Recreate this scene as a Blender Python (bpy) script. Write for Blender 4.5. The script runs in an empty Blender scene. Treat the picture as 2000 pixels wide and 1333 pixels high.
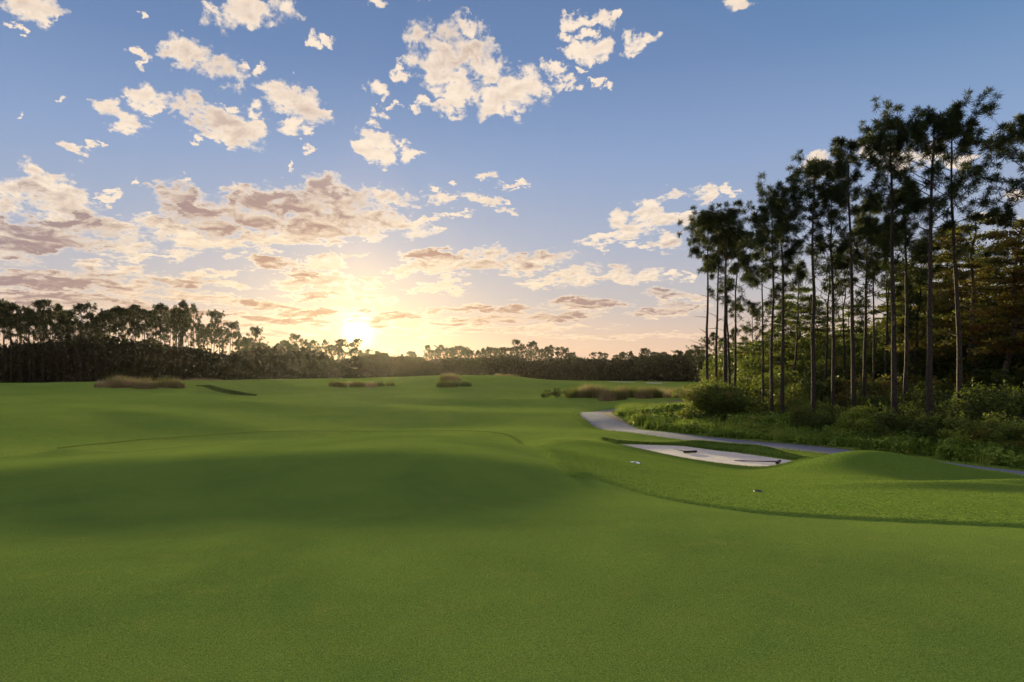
import bpy, bmesh, math, random, os
import numpy as np
from mathutils import Vector, Matrix

C = bpy.context.scene.collection
R = math.radians
SC = bpy.context.scene

# ---------------------------------------------------------------- camera
CZ = 1.7            # eye height over the putting surface (z = 0)
F = 1333.0          # focal length in pixels of the 2000 px wide photograph (24 mm lens)
HY = 730.0          # horizon row
cam_data = bpy.data.cameras.new("camera")
cam = bpy.data.objects.new("camera", cam_data)
C.objects.link(cam)
cam.location = (0, 0, CZ)
cam.rotation_euler = (R(90), 0, 0)
cam_data.sensor_width = 36.0
cam_data.lens = 36.0 * F / 2000.0
cam_data.shift_y = (HY - 666.5) / 2000.0
cam_data.clip_start = 0.05
cam_data.clip_end = 20000
SC.camera = cam
SC.render.resolution_x = 1024
SC.render.resolution_y = 682

# ---------------------------------------------------------------- sun direction
SUN_PX, SUN_PY = 700.0, 648.0
sd = Vector(((SUN_PX - 1000) / F, 1.0, (HY - SUN_PY) / F)).normalized()
SUN_EL = math.asin(sd.z)
SUN_AZ = math.atan2(sd.x, sd.y)      # from +Y towards +X

# ---------------------------------------------------------------- world
class NT:
    """Tiny helper for writing node graphs as expressions."""
    def __init__(s, nt):
        s.nt = nt
    def node(s, t, **kw):
        n = s.nt.nodes.new(t)
        for k, v in kw.items():
            setattr(n, k, v)
        return n
    def put(s, sock, v):
        if v is None:
            return
        if isinstance(v, bpy.types.NodeSocket):
            s.nt.links.new(v, sock)
        else:
            sock.default_value = v
    def m(s, op, a, b=None, c=None, clamp=False):
        n = s.node('ShaderNodeMath', operation=op, use_clamp=clamp)
        s.put(n.inputs[0], a); s.put(n.inputs[1], b)
        if c is not None: s.put(n.inputs[2], c)
        return n.outputs[0]
    def v(s, op, a, b=None, scale=None):
        n = s.node('ShaderNodeVectorMath', operation=op)
        s.put(n.inputs[0], a)
        if b is not None: s.put(n.inputs[1], b)
        if scale is not None: s.put(n.inputs['Scale'], scale)
        return n.outputs['Value'] if op in ('DOT_PRODUCT', 'LENGTH') else n.outputs['Vector']
    def xyz(s, x, y, z):
        n = s.node('ShaderNodeCombineXYZ')
        s.put(n.inputs[0], x); s.put(n.inputs[1], y); s.put(n.inputs[2], z)
        return n.outputs[0]
    def sep(s, v):
        n = s.node('ShaderNodeSeparateXYZ'); s.put(n.inputs[0], v)
        return n.outputs
    def noise(s, v, scale, detail=6, rough=0.55, dist=0.0, lac=2.0, dims='3D'):
        n = s.node('ShaderNodeTexNoise', noise_dimensions=dims)
        s.put(n.inputs['Vector'], v); n.inputs['Scale'].default_value = scale
        n.inputs['Detail'].default_value = detail; n.inputs['Roughness'].default_value = rough
        n.inputs['Distortion'].default_value = dist; n.inputs['Lacunarity'].default_value = lac
        return n.outputs['Fac']
    def ss(s, x, a, b, lo=0.0, hi=1.0, kind='SMOOTHSTEP'):
        n = s.node('ShaderNodeMapRange', interpolation_type=kind)
        s.put(n.inputs[0], x)
        n.inputs[1].default_value = a; n.inputs[2].default_value = b
        n.inputs[3].default_value = lo; n.inputs[4].default_value = hi
        return n.outputs[0]
    def mix(s, f, a, b, blend='MIX', clamp=False):
        n = s.node('ShaderNodeMix', data_type='RGBA', blend_type=blend, clamp_result=clamp)
        s.put(n.inputs[0], f)
        for i, v in ((6, a), (7, b)):
            if isinstance(v, tuple) and len(v) == 3: v = (*v, 1)
            s.put(n.inputs[i], v)
        return n.outputs[2]
    def ramp(s, f, stops, interp='LINEAR'):
        n = s.node('ShaderNodeValToRGB')
        cr = n.color_ramp; cr.interpolation = interp
        while len(cr.elements) < len(stops): cr.elements.new(0.5)
        for e, (p, c) in zip(cr.elements, stops):
            e.position = p; e.color = (*c, 1) if len(c) == 3 else c
        s.put(n.inputs[0], f)
        return n.outputs[0]

def lin(r, g, b):
    f = lambda c: (c / 255 / 12.92) if c / 255 <= 0.04045 else ((c / 255 + 0.055) / 1.055) ** 2.4
    return (f(r), f(g), f(b))

def azel(px, py):
    x = (px - 1000) / F; z = (HY - py) / F
    return math.atan(x), math.atan2(z, math.sqrt(1 + x * x))

# clouds: direction given by where they stand in the sky, half sizes, tilt (clockwise), shade of the core
CLOUDS = [
 (62,10,80,36,18,.15),(105,25,16,24,0,.0),(20,40,14,10,40,0),(18,62,10,4,40,0),(275,26,16,9,10,0),
 (490,28,98,36,-3,.2),(420,20,45,14,15,.05),(548,12,38,28,-20,.1),(470,8,60,18,0,.2),
 (615,82,26,13,35,0),(645,84,24,8,15,0),(270,105,24,12,12,.1),(292,125,13,22,25,0),
 (372,108,62,34,15,.3),(425,130,82,42,20,.45),(470,150,45,24,25,.1),(502,128,16,12,0,0),
 (590,205,84,34,28,.3),(545,172,50,22,30,.25),(560,190,50,30,0,.2),(628,215,34,18,25,0),
 (215,210,40,18,10,.1),(245,235,52,22,15,.1),(290,195,48,22,15,.1),(262,190,24,12,0,0),(310,212,34,12,10,0),
 (375,212,58,26,12,.5),(430,235,80,30,25,.45),(480,255,62,32,20,.15),(510,250,34,20,40,0),(440,268,66,14,10,.1),(492,212,26,20,30,0),
 (452,208,22,8,15,0),(575,248,26,20,-20,0),(613,254,24,11,5,0),(592,284,14,7,0,0),(385,272,16,10,0,0),
 (145,288,48,10,20,.0),(185,283,18,6,15,0),(135,200,12,5,0,0),(32,220,8,5,0,0),
 (878,90,84,62,25,.55),(835,75,52,42,0,.45),(930,105,62,42,10,.4),(915,45,44,20,20,.2),(860,130,70,45,20,.15),(950,130,60,34,0,.1),
 (990,185,92,38,8,.15),(1035,165,46,38,0,.1),(985,215,68,22,-3,.05),(905,185,50,26,10,.05),(885,150,50,30,20,.1),
 (1078,135,30,15,25,0),(1100,165,40,17,8,0),(1060,178,22,14,0,0),(1120,180,18,10,0,0),(1160,162,12,8,0,0),(1185,165,14,6,0,0),
 (785,135,14,14,0,0),(795,156,26,12,20,0),(737,178,34,13,20,0),(745,235,26,11,28,0),(828,203,30,11,25,0),(876,216,34,13,8,0),(810,216,26,7,3,0),(765,210,14,5,0,0),
 (722,280,60,26,38,.05),(745,300,30,24,40,0),(815,302,46,13,-6,0),(780,290,20,10,-10,0),
 (1150,38,70,16,-5,.0),(1105,46,22,20,0,0),(1112,72,26,13,10,0),(1192,48,32,16,15,0),(1170,100,46,16,-8,0),(1125,100,34,18,0,0),(1212,32,12,16,0,0),(1155,70,20,14,0,0),
 (1255,76,44,15,-18,0),(1230,92,22,9,0,0),(1442,10,44,20,0,.1),(1130,132,12,4,10,0),(735,4,30,9,0,0),(830,-2,20,6,0,0),
 (1382,378,36,17,-8,.15),(1422,375,16,12,0,0),(1312,385,40,15,-12,.1),(1275,398,36,12,-15,0),(1262,412,40,22,20,.1),(1290,432,40,20,15,.1),
 (1212,428,32,24,-10,.1),(1235,450,50,17,-5,.1),(1172,464,58,10,-10,0),(1305,472,52,18,-8,.2),(1335,430,30,12,0,.1),(1265,485,30,7,-5,0),(1232,480,18,10,0,0),(1172,488,13,12,0,0),
 (950,348,28,11,0,.1),(1005,353,42,5,-3,0),(850,360,18,7,8,0),(885,356,10,7,0,0),(1005,367,10,4,0,0),
 (70,340,34,26,10,.1),(58,358,50,30,0,.35),(110,362,60,22,8,.1),(150,385,60,14,12,.1),(120,395,92,30,8,.25),(15,375,44,22,15,.15),(20,410,60,14,0,.2),
 (60,455,190,30,3,1.2),(20,480,160,40,0,1.4),(110,480,120,22,-6,1.3),(165,432,70,26,-5,.7),(215,450,80,26,5,.35),(240,478,110,16,2,.2),(120,430,90,14,0,.5),
 (345,375,60,26,12,1.3),(350,400,76,32,30,1.35),(400,435,100,26,14,1.0),(295,352,16,6,0,.7),(450,415,80,30,15,1.0),(510,400,90,34,12,1.0),(530,430,120,30,0,.8),
 (625,370,56,36,-8,.8),(600,400,110,40,6,.95),(680,400,84,40,8,.8),(640,440,150,32,-2,.7),(718,425,70,34,0,.4),(770,388,70,20,6,.25),
 (455,370,40,13,8,.05),(365,352,22,12,20,.0),(500,470,240,22,-4,.08),(640,458,220,22,-4,.05),(760,440,100,14,-8,0),(400,468,150,20,5,.08),(330,440,90,18,8,.2),
 (870,384,48,11,0,.1),(940,390,64,14,14,.1),(985,402,28,10,25,0),(895,418,50,7,5,0),(838,425,36,8,8,0),(205,375,30,6,0,0),(265,352,12,11,0,0),(215,386,12,6,0,0),
 (575,322,8,8,0,0),(265,500,90,10,3,.1),(330,500,50,7,-3,0),
 (522,512,50,13,0,.8),(500,505,26,10,0,.5),(560,518,40,8,0,.1),(632,513,60,10,-6,.0),(690,497,34,4,-3,0),
 (845,503,80,17,2,.8),(885,505,50,14,5,.7),(880,525,44,20,5,.05),(850,518,70,16,0,.1),(955,500,40,18,0,.35),(960,517,90,20,0,.3),(1045,500,90,17,-3,.5),(1030,516,110,16,-4,.2),(1085,505,56,14,-5,.1),
 (780,530,34,14,-20,0),(730,551,26,10,-15,0),(870,555,22,18,0,0),(855,566,70,8,0,0),(905,495,30,8,0,.2),(895,570,20,4,0,0),
 (1165,545,130,12,-6,.15),(1110,538,70,14,-8,.15),(1208,530,30,15,0,.3),(1265,540,36,12,0,.1),(1060,550,60,9,-5,.0),(1230,545,70,9,0,.1),(1312,538,14,8,0,0),(1345,543,12,4,0,0),
 (590,533,40,14,5,.7),(640,545,70,16,-8,.05),(600,552,90,14,0,.25),(570,560,50,14,0,.1),(640,560,110,10,6,0),(612,582,46,10,-5,.9),(655,578,120,7,-2,0),(705,582,80,8,4,0),(560,590,50,6,0,.1),
 (175,525,36,10,0,.1),(170,545,40,22,0,.8),(215,548,50,16,10,.6),(255,526,54,15,5,.1),(60,535,110,9,3,.6),(100,555,140,18,3,.9),(20,548,70,14,0,.9),(330,545,120,12,4,.25),(330,552,110,12,0,.8),(410,535,120,8,-4,0),
 (60,580,180,12,0,.8),(200,590,160,18,3,.7),(90,600,160,16,0,.7),(330,575,150,12,5,.3),(450,560,80,7,8,0),(250,560,90,9,0,.1),
 (300,610,180,12,2,.6),(390,612,110,8,0,.8),(505,595,54,12,3,1.1),(540,603,60,7,0,.3),(420,590,60,6,5,.2),(600,612,120,10,2,.8),(560,628,150,8,2,.6),
 (430,635,160,9,0,.5),(330,640,120,9,0,.6),(520,650,120,7,0,.3),
 (780,617,110,10,0,.8),(720,628,70,10,10,.7),(870,605,80,6,-8,.3),(960,603,120,8,-4,1.1),(1010,608,80,7,-5,1.0),(960,623,130,8,-2,.9),(1080,620,110,8,-3,.8),(900,632,110,6,0,.4),
 (1130,590,90,8,-3,.7),(1170,592,80,9,-2,.9),(1135,600,70,8,-4,.1),(1290,575,44,11,0,.9),(1335,580,70,8,3,.3),(1320,603,80,10,-1,.9),(1265,608,50,8,-3,.8),(1310,615,60,8,0,.1),(1300,590,30,14,0,.1),
 (940,645,220,6,0,.2),(1080,640,170,6,-1,.1),(800,650,120,6,0,.1),(1160,660,140,3,0,.1),(1290,655,110,3,0,.1),
 (1600,325,60,26,-10,.2),(1700,300,60,26,10,.1),(1780,310,80,28,0,.1),(1880,318,60,12,0,0),(1988,384,34,15,5,.1),(1600,345,30,12,0,0),(1930,420,60,10,0,.1),(1650,480,40,8,0,0),
]

world = bpy.data.worlds.new("World")
SC.world = world
world.use_nodes = True
wt = world.node_tree
wt.nodes.clear()
W = NT(wt)
tc = W.node('ShaderNodeTexCoord').outputs['Generated']
dirn = W.v('NORMALIZE', tc)
dx, dy, dz = W.sep(dirn)[:3]
az = W.m('ARCTAN2', dx, dy)
el = W.m('ARCSINE', dz)
elp = W.m('MAXIMUM', el, 0.0)
toward = W.m('MAXIMUM', W.v('DOT_PRODUCT', dirn, tuple(sd)), 0.0)
sep_ang = W.m('ARCCOSINE', W.m('MINIMUM', toward, 1.0))     # angle from the sun

# clear sky: physical sky plus the colours it takes at this hour
sky = W.node('ShaderNodeTexSky', sky_type='NISHITA')
sky.sun_disc = False
sky.sun_elevation = SUN_EL
sky.sun_rotation = SUN_AZ
sky.altitude = 0
sky.air_density = 1.0
sky.dust_density = 1.0
sky.ozone_density = 2.0
nish = W.v('MINIMUM', W.v('SCALE', sky.outputs[0], scale=0.05), (0.055, 0.055, 0.06))
clear = W.ramp(W.m('DIVIDE', elp, R(90)), [
    (0.00, lin(222, 178, 148)), (0.030, lin(214, 184, 160)), (0.065, lin(184, 178, 178)), (0.12, lin(156, 168, 190)),
    (0.19, lin(128, 153, 192)), (0.27, lin(92, 125, 172)), (0.34, lin(72, 108, 156)), (0.5, lin(72, 108, 160)), (1.0, lin(90, 124, 174))])
base = W.v('ADD', clear, nish)

def gauss(x, s, a):
    q = W.m('DIVIDE', x, s)
    return W.m('MULTIPLY', W.m('EXPONENT', W.m('MULTIPLY', W.m('MULTIPLY', q, q), -1.0)), a)
# angle with the glow spread wide along the horizon
daz = W.m('SUBTRACT', az, SUN_AZ)
dele = W.m('SUBTRACT', el, SUN_EL)
wide = W.m('SQRT', W.m('ADD', W.m('POWER', W.m('ABSOLUTE', W.m('MULTIPLY', daz, 0.5)), 2.0), W.m('POWER', W.m('ABSOLUTE', dele), 2.0)))
g_wide = gauss(wide, 0.17, 1.0)
g_mid = gauss(sep_ang, 0.12, 1.0)
g_core = gauss(sep_ang, 0.017, 1.0)
pillar = W.m('MULTIPLY', gauss(daz, 0.04, 1.0), gauss(dele, 0.20, 1.0))
glow_clear = W.v('ADD', W.v('SCALE', (0.15, 0.075, 0.0), scale=g_wide),
             W.v('ADD', W.v('SCALE', (0.34, 0.20, 0.02), scale=g_mid),
             W.v('ADD', W.v('SCALE', (3.4, 2.6, 1.2), scale=g_core),
                        W.v('SCALE', (0.10, 0.06, 0.02), scale=pillar))))
base = W.v('ADD', base, glow_clear)

p2 = W.xyz(az, el, 0.0)
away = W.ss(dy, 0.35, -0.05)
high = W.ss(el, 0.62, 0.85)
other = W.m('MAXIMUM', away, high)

SKY_STRENGTH = 0.36
BLOBS = []
for (cx, cy, rx, ry, rot, dk) in CLOUDS:
    a0, e0 = azel(cx, cy)
    t = math.radians(rot)
    ax, ex = azel(cx + rx * math.cos(t), cy + rx * math.sin(t))
    ay, ey = azel(cx - ry * math.sin(t), cy + ry * math.cos(t))
    Rx = math.hypot(ax - a0, ex - e0) * 1.14; Ry = math.hypot(ay - a0, ey - e0) * 1.14 + 0.002
    BLOBS.append((a0, e0, Rx, Ry, math.atan2(ex - e0, ax - a0), dk))

SHARED = [('base', 'C', base), ('az', 'F', az), ('el', 'F', el), ('elp', 'F', elp), ('p2', 'V', p2), ('g_wide', 'F', g_wide),
          ('g_mid', 'F', g_mid), ('g_core', 'F', g_core)]
MAIN = W

def patch_group(blobs):
    """A group tree of its own for each patch of sky; returns the closure of its node in the world tree."""
    global W, base, az, el, elp, p2, g_wide, g_mid, g_core
    keep = (W, base, az, el, elp, p2, g_wide, g_mid, g_core)
    t = bpy.data.node_groups.new('patch_of_sky', 'ShaderNodeTree')
    for n, k, _ in SHARED:
        t.interface.new_socket(n, in_out='INPUT', socket_type={'C': 'NodeSocketColor', 'F': 'NodeSocketFloat', 'V': 'NodeSocketVector'}[k])
    t.interface.new_socket('out', in_out='OUTPUT', socket_type='NodeSocketShader')
    gi = t.nodes.new('NodeGroupInput'); go = t.nodes.new('NodeGroupOutput')
    W = NT(t)
    base, az, el, elp, p2, g_wide, g_mid, g_core = [gi.outputs[i] for i in range(len(SHARED))]
    t.links.new(patch_of_sky(blobs), go.inputs[0])
    W, base, az, el, elp, p2, g_wide, g_mid, g_core = keep
    n = wt.nodes.new('ShaderNodeGroup'); n.node_tree = t
    for i, (_, _, sock) in enumerate(SHARED): wt.links.new(sock, n.inputs[i])
    return n.outputs[0]

def background(colour):
    if isinstance(colour, tuple): colour = (*colour, 1)
    bg = W.node('ShaderNodeBackground'); W.put(bg.inputs[0], colour); bg.inputs[1].default_value = SKY_STRENGTH
    return bg.outputs[0]

def patch_of_sky(blobs, behind=False):
    """The clear sky with this patch's clouds over it."""
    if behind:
        # loose cloud added to the unseen sky behind and overhead, for ambient light
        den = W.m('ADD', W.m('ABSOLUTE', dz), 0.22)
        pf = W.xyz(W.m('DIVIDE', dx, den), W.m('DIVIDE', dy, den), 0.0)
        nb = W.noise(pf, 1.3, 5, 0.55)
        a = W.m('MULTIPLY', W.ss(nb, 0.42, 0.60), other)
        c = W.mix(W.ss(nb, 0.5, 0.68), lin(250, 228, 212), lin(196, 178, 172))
        return background(W.v('SCALE', W.mix(a, base, c), scale=W.m('ADD', 1.0, W.m('MULTIPLY', other, W.m('SUBTRACT', W.m('MULTIPLY', high, 0.8), W.m('MULTIPLY', W.m('SUBTRACT', 1.0, high), 0.40))))))  # unseen sky brightened overhead and dimmed behind to set the ground's light
    if not blobs:
        return background(base)
    # billows: the pattern flattens towards the horizon
    wy = W.m('MULTIPLY', W.m('LOGARITHM', W.m('ADD', elp, 0.07), math.e), 0.60)
    pc = W.xyz(az, wy, 0.0)
    wob = W.node('ShaderNodeTexNoise'); W.put(wob.inputs['Vector'], pc)
    wob.inputs['Scale'].default_value = 28.0; wob.inputs['Detail'].default_value = 5; wob.inputs['Roughness'].default_value = 0.62
    amt = W.ss(el, 0.0, 0.22, 0.35, 1.0)
    p2w = W.v('ADD', p2, W.v('SCALE', W.v('MULTIPLY', W.v('SUBTRACT', wob.outputs['Color'], (0.5, 0.5, 0.5)), (0.085, 0.06, 0.0)), scale=amt))
    acc = None
    for (a0, e0, Rx, Ry, th, dk) in blobs:
        mp = W.node('ShaderNodeMapping', vector_type='TEXTURE')
        W.put(mp.inputs[0], p2w)
        mp.inputs[1].default_value = (a0, e0, 0)
        mp.inputs[2].default_value = (0, 0, th)
        mp.inputs[3].default_value = (Rx, Ry, 1)
        g = W.node('ShaderNodeTexGradient', gradient_type='SPHERICAL')
        W.put(g.inputs[0], mp.outputs[0])
        v = W.v('SCALE', (1.0, dk, 0.0), scale=g.outputs[1])
        acc = v if acc is None else W.v('MAXIMUM', acc, v)
    cov, dark, _ = W.sep(acc)[:3]
    n0 = W.noise(pc, 11.0, 2, 0.5)
    n1 = W.noise(pc, 30.0, 8, 0.60, dist=0.6)
    n3 = W.noise(pc, 120.0, 3, 0.6)
    wav = W.m('ADD', W.m('MULTIPLY', W.m('SUBTRACT', n1, 0.5), 2.5), W.m('ADD', W.m('MULTIPLY', W.m('SUBTRACT', n3, 0.5), 0.75), W.m('MULTIPLY', W.m('SUBTRACT', n0, 0.5), 0.9)))
    dens = W.m('ADD', W.m('MULTIPLY', W.m('MINIMUM', cov, 0.70), 1.5), wav)
    dens = W.m('SUBTRACT', dens, 0.46)
    dens = W.m('SUBTRACT', dens, W.ss(cov, 0.16, 0.0, 0.0, 0.8))
    alpha = W.m('MULTIPLY', W.ss(dens, -0.20, 0.50), 0.98)
    n1b = W.noise(W.v('ADD', pc, (0.003, -0.010, 0.0)), 30.0, 5, 0.60, dist=0.6)
    rel = W.m('SUBTRACT', n1, n1b)
    thick = W.ss(W.m('ADD', W.m('MULTIPLY', dens, 0.45), W.m('MULTIPLY', cov, 0.5)), 0.12, 0.62)
    shade = W.m('MULTIPLY', W.m('MULTIPLY', thick, W.ss(W.m('ADD', W.m('MULTIPLY', n1, .6), W.m('MULTIPLY', n0, .55)), .48, .68, .45, 1.0)), W.m('MINIMUM', W.m('MULTIPLY', dark, 2.4), 1.0), clamp=True)
    shade = W.m('ADD', shade, W.m('MULTIPLY', W.m('MULTIPLY', rel, 1.5), W.ss(dens, 0.05, 0.4)), clamp=True)
    lit_c = W.mix(g_wide, lin(253, 234, 212), lin(255, 230, 190))
    lit_c = W.mix(W.ss(el, 0.16, 0.03), lit_c, lin(253, 222, 188))
    core_c = W.mix(g_wide, lin(154, 138, 144), lin(206, 160, 124))
    core_c = W.mix(W.ss(el, 0.22, 0.34), core_c, lin(206, 184, 170))
    cl = W.mix(shade, lit_c, core_c)
    rim = W.m('MULTIPLY', W.m('SUBTRACT', 1.0, W.ss(dens, 0.05, 0.35)), g_mid)
    cl = W.v('ADD', cl, W.v('SCALE', (1.5, 1.1, 0.55), scale=rim))
    cl = W.v('ADD', cl, W.v('SCALE', (2.4, 2.0, 1.2), scale=W.m('MULTIPLY', g_core, W.m('SUBTRACT', 1.0, W.m('MULTIPLY', shade, 0.6)))))
    return background(W.v('SCALE', W.mix(alpha, base, cl), scale=1.02))

def either(f, a, b):
    n = W.node('ShaderNodeMixShader'); W.put(n.inputs[0], f)
    wt.links.new(a, n.inputs[1]); wt.links.new(b, n.inputs[2])
    return n.outputs[0]

def touching(blobs, lo_a, hi_a, lo_e, hi_e):
    out = []
    for b in blobs:
        c, s_ = abs(math.cos(b[4])), abs(math.sin(b[4]))
        ha, he = math.hypot(b[2] * c, b[3] * s_), math.hypot(b[2] * s_, b[3] * c)
        if b[0] + ha > lo_a and b[0] - ha < hi_a and b[1] + he > lo_e and b[1] - he < hi_e:
            out.append(b)
    return out

def split_sky(blobs, lo_a, hi_a, lo_e, hi_e, depth=0):
    """Cut the sky into patches so that each looks up only its own clouds."""
    blobs = touching(blobs, lo_a, hi_a, lo_e, hi_e)
    if len(blobs) <= 26 or depth >= 5:
        return patch_group(blobs)
    best = None
    for axis in (0, 1):
        vals = sorted(b[axis] for b in blobs)
        for q in (0.35, 0.5, 0.65):
            cut = vals[int(len(vals) * q)]
            if axis == 0: A, B = touching(blobs, lo_a, cut, lo_e, hi_e), touching(blobs, cut, hi_a, lo_e, hi_e)
            else: A, B = touching(blobs, lo_a, hi_a, lo_e, cut), touching(blobs, lo_a, hi_a, cut, hi_e)
            cost = max(len(A), len(B)) + 0.3 * (len(A) + len(B))
            if best is None or cost < best[0]: best = (cost, axis, cut)
    _, axis, cut = best
    f = W.m('GREATER_THAN', az if axis == 0 else el, cut)
    if axis == 0:
        return either(f, split_sky(blobs, lo_a, cut, lo_e, hi_e, depth + 1), split_sky(blobs, cut, hi_a, lo_e, hi_e, depth + 1))
    return either(f, split_sky(blobs, lo_a, hi_a, lo_e, cut, depth + 1), split_sky(blobs, lo_a, hi_a, cut, hi_e, depth + 1))

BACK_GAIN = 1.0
front = split_sky(BLOBS, -3, 3, -1, 2)
front = either(W.m('LESS_THAN', el, 0.0), front, background(lin(150, 130, 110)))
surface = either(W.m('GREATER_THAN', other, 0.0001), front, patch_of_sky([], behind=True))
wo = W.node('ShaderNodeOutputWorld'); wt.links.new(surface, wo.inputs[0])
world.cycles.sampling_method = 'MANUAL'
world.cycles.sample_map_resolution = 1024

# ---------------------------------------------------------------- sun
sl = bpy.data.lights.new("sun", 'SUN')
sl.energy = 4.4
sl.angle = R(5.0)
sl.color = (1.0, 0.80, 0.40)
sun = bpy.data.objects.new("sun", sl)
C.objects.link(sun)
sl_dir = Vector((sd.x, sd.y, math.tan(R(4.3)) * math.hypot(sd.x, sd.y))).normalized()
sun.rotation_euler = (-sl_dir).to_track_quat('-Z', 'Y').to_euler()

# ---------------------------------------------------------------- exposure
SC.view_settings.view_transform = 'Standard'
SC.view_settings.look = 'None'
SC.view_settings.exposure = math.log2(1 / SKY_STRENGTH)      # exposed for the shade
SC.view_settings.gamma = 1.0
SC.cycles.max_bounces = 6
SC.cycles.diffuse_bounces = 3
SC.cycles.transparent_max_bounces = 8
# ================================================================ helpers
rng = np.random.default_rng(7)
random.seed(7)

def tag(o, label=None, cat=None, group=None, kind=None):
    if label: o['label'] = label
    if cat: o['category'] = cat
    if group: o['group'] = group
    if kind: o['kind'] = kind
    return o

def mesh_np(name, verts, faces, mat=None, smooth=False, mats=None, midx=None):
    """verts (n,3), faces (m,k) with one k -> mesh, fast."""
    me = bpy.data.meshes.new(name)
    verts = np.asarray(verts, dtype=np.float32); faces = np.asarray(faces, dtype=np.int32)
    n, k = faces.shape
    me.vertices.add(len(verts)); me.vertices.foreach_set('co', verts.ravel())
    me.loops.add(n * k); me.loops.foreach_set('vertex_index', faces.ravel())
    me.polygons.add(n)
    me.polygons.foreach_set('loop_start', np.arange(0, n * k, k, dtype=np.int32))
    me.polygons.foreach_set('loop_total', np.full(n, k, dtype=np.int32))
    if smooth: me.polygons.foreach_set('use_smooth', np.ones(n, dtype=bool))
    me.update(calc_edges=True)
    if mat: me.materials.append(mat)
    return me

def link(name, me, parent=None, loc=None):
    o = bpy.data.objects.new(name, me); C.objects.link(o)
    if parent: o.parent = parent
    if loc is not None: o.location = loc
    return o

def empty(name, loc=(0, 0, 0), rz=0.0):
    o = bpy.data.objects.new(name, None); C.objects.link(o)
    o.location = loc; o.rotation_euler = (0, 0, rz)
    o.empty_display_size = 0.3
    return o

def new_mat(name):
    m = bpy.data.materials.new(name); m.use_nodes = True
    nt = m.node_tree; nt.nodes.clear()
    n = NT(nt)
    out = n.node('ShaderNodeOutputMaterial')
    b = n.node('ShaderNodeBsdfPrincipled')
    nt.links.new(b.outputs[0], out.inputs[0])
    b.inputs['Specular IOR Level'].default_value = 0.25
    return m, n, b, out

def vnoise(x, y, scale, seed=0):
    """Smooth value noise, vectorised, about -1..1."""
    x = np.asarray(x) * scale; y = np.asarray(y) * scale
    xi = np.floor(x).astype(np.int64); yi = np.floor(y).astype(np.int64)
    fx = x - xi; fy = y - yi
    fx = fx * fx * (3 - 2 * fx); fy = fy * fy * (3 - 2 * fy)
    def h(a, b):
        v = (a * 374761393 + b * 668265263 + seed * 1442695041) & 0x7fffffff
        v = ((v ^ (v >> 13)) * 1274126177) & 0x7fffffff
        v = v ^ (v >> 16)
        return (v & 0xffff) / 32767.5 - 1.0
    a = h(xi, yi); b = h(xi + 1, yi); c = h(xi, yi + 1); d = h(xi + 1, yi + 1)
    return (a * (1 - fx) + b * fx) * (1 - fy) + (c * (1 - fx) + d * fx) * fy

def atz(px, py, z):
    Y = F * (CZ - z) / (py - HY)
    return ((px - 1000) / F * Y, Y)

# ================================================================ terrain
CP = []                     # control points X, Y, Z of the rolling ground
def cp(px, py, z): x, y = atz(px, py, z); CP.append((x, y, z))
def cy(px, Y, z): CP.append(((px - 1000) / F * Y, Y, z))
for x in (-14, -5, 5, 14):
    CP.append((x, -9, -0.1)); CP.append((x, -3, 0.0))
cp(0, 1333, .0); cp(1000, 1333, 0); cp(2000, 1333, 0); cp(500, 1200, 0); cp(1500, 1200, 0.0)
cp(0, 1100, .0); cp(1000, 1100, 0); cp(2000, 1100, 0.0); cp(500, 1060, 0); cp(1000, 1030, -.03); cp(500, 1030, -.04); cp(1400, 1040, 0)
cp(1000, 975, -.03); cp(600, 978, -.06); cp(300, 982, -.06); cp(0, 985, -.03)
cp(900, 895, .30); cp(600, 899, .30); cp(300, 906, .28); cp(0, 916, .18); cp(-150, 925, .1)
cp(1000, 903, .22)
cp(900, 850, .24); cp(600, 853, .24); cp(400, 862, .22); cp(200, 880, .17); cp(0, 900, .08)
cp(1000, 874, .2); cp(1150, 935, -.03); cp(1300, 985, -.06); cp(1500, 1012, -.06); cp(2000, 1038, -.03); cp(2300, 1050, -.03)
# apron to the right of the green
cp(1240, 906, -.70); cp(1100, 880, -.35); cp(1160, 872, -1.0); cp(1090, 853, -1.15); cp(1350, 935, -.72); cp(1480, 963, -.42); cp(1640, 950, -.55)
cp(1800, 968, -.42); cp(2000, 985, -.30); cp(2300, 1000, -.3)
cp(1600, 930, -1.5); cp(1750, 940, -1.25); cp(1950, 955, -1.05); cp(1450, 921, -1.78); cp(1530, 920, -1.76); cp(1300, 897, -1.58); cp(1220, 887, -1.45); cp(2200, 960, -1.1)
for px in (1250, 1400, 1500): cp(px, 870 + (px - 1250) * .12, -1.78)
CP += [(8, 28.6, -1.8), (10.5, 27.5, -1.8), (5.5, 33.0, -1.75), (12.5, 28.5, -1.75), (15.5, 23, -1.9), (17.5, 20, -1.8), (13.5, 17.5, -1.4), (22, 18, -1.6), (26, 12, -1.2)]
# the path and the ground round it
for p in ((4.9, 57, -1.9), (6, 50, -1.95), (8, 43, -2), (10.2, 38.8, -2), (12.5, 35.8, -2), (14.8, 32.6, -2), (16.6, 27.8, -1.93), (17.9, 23.9, -1.85), (19, 19, -1.8), (9.8, 65.5, -1.62), (14, 70, -1.35), (20, 73, -1.2), (3, 40, -1.95), (6, 37, -1.95)):
    CP.append(p)
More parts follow.
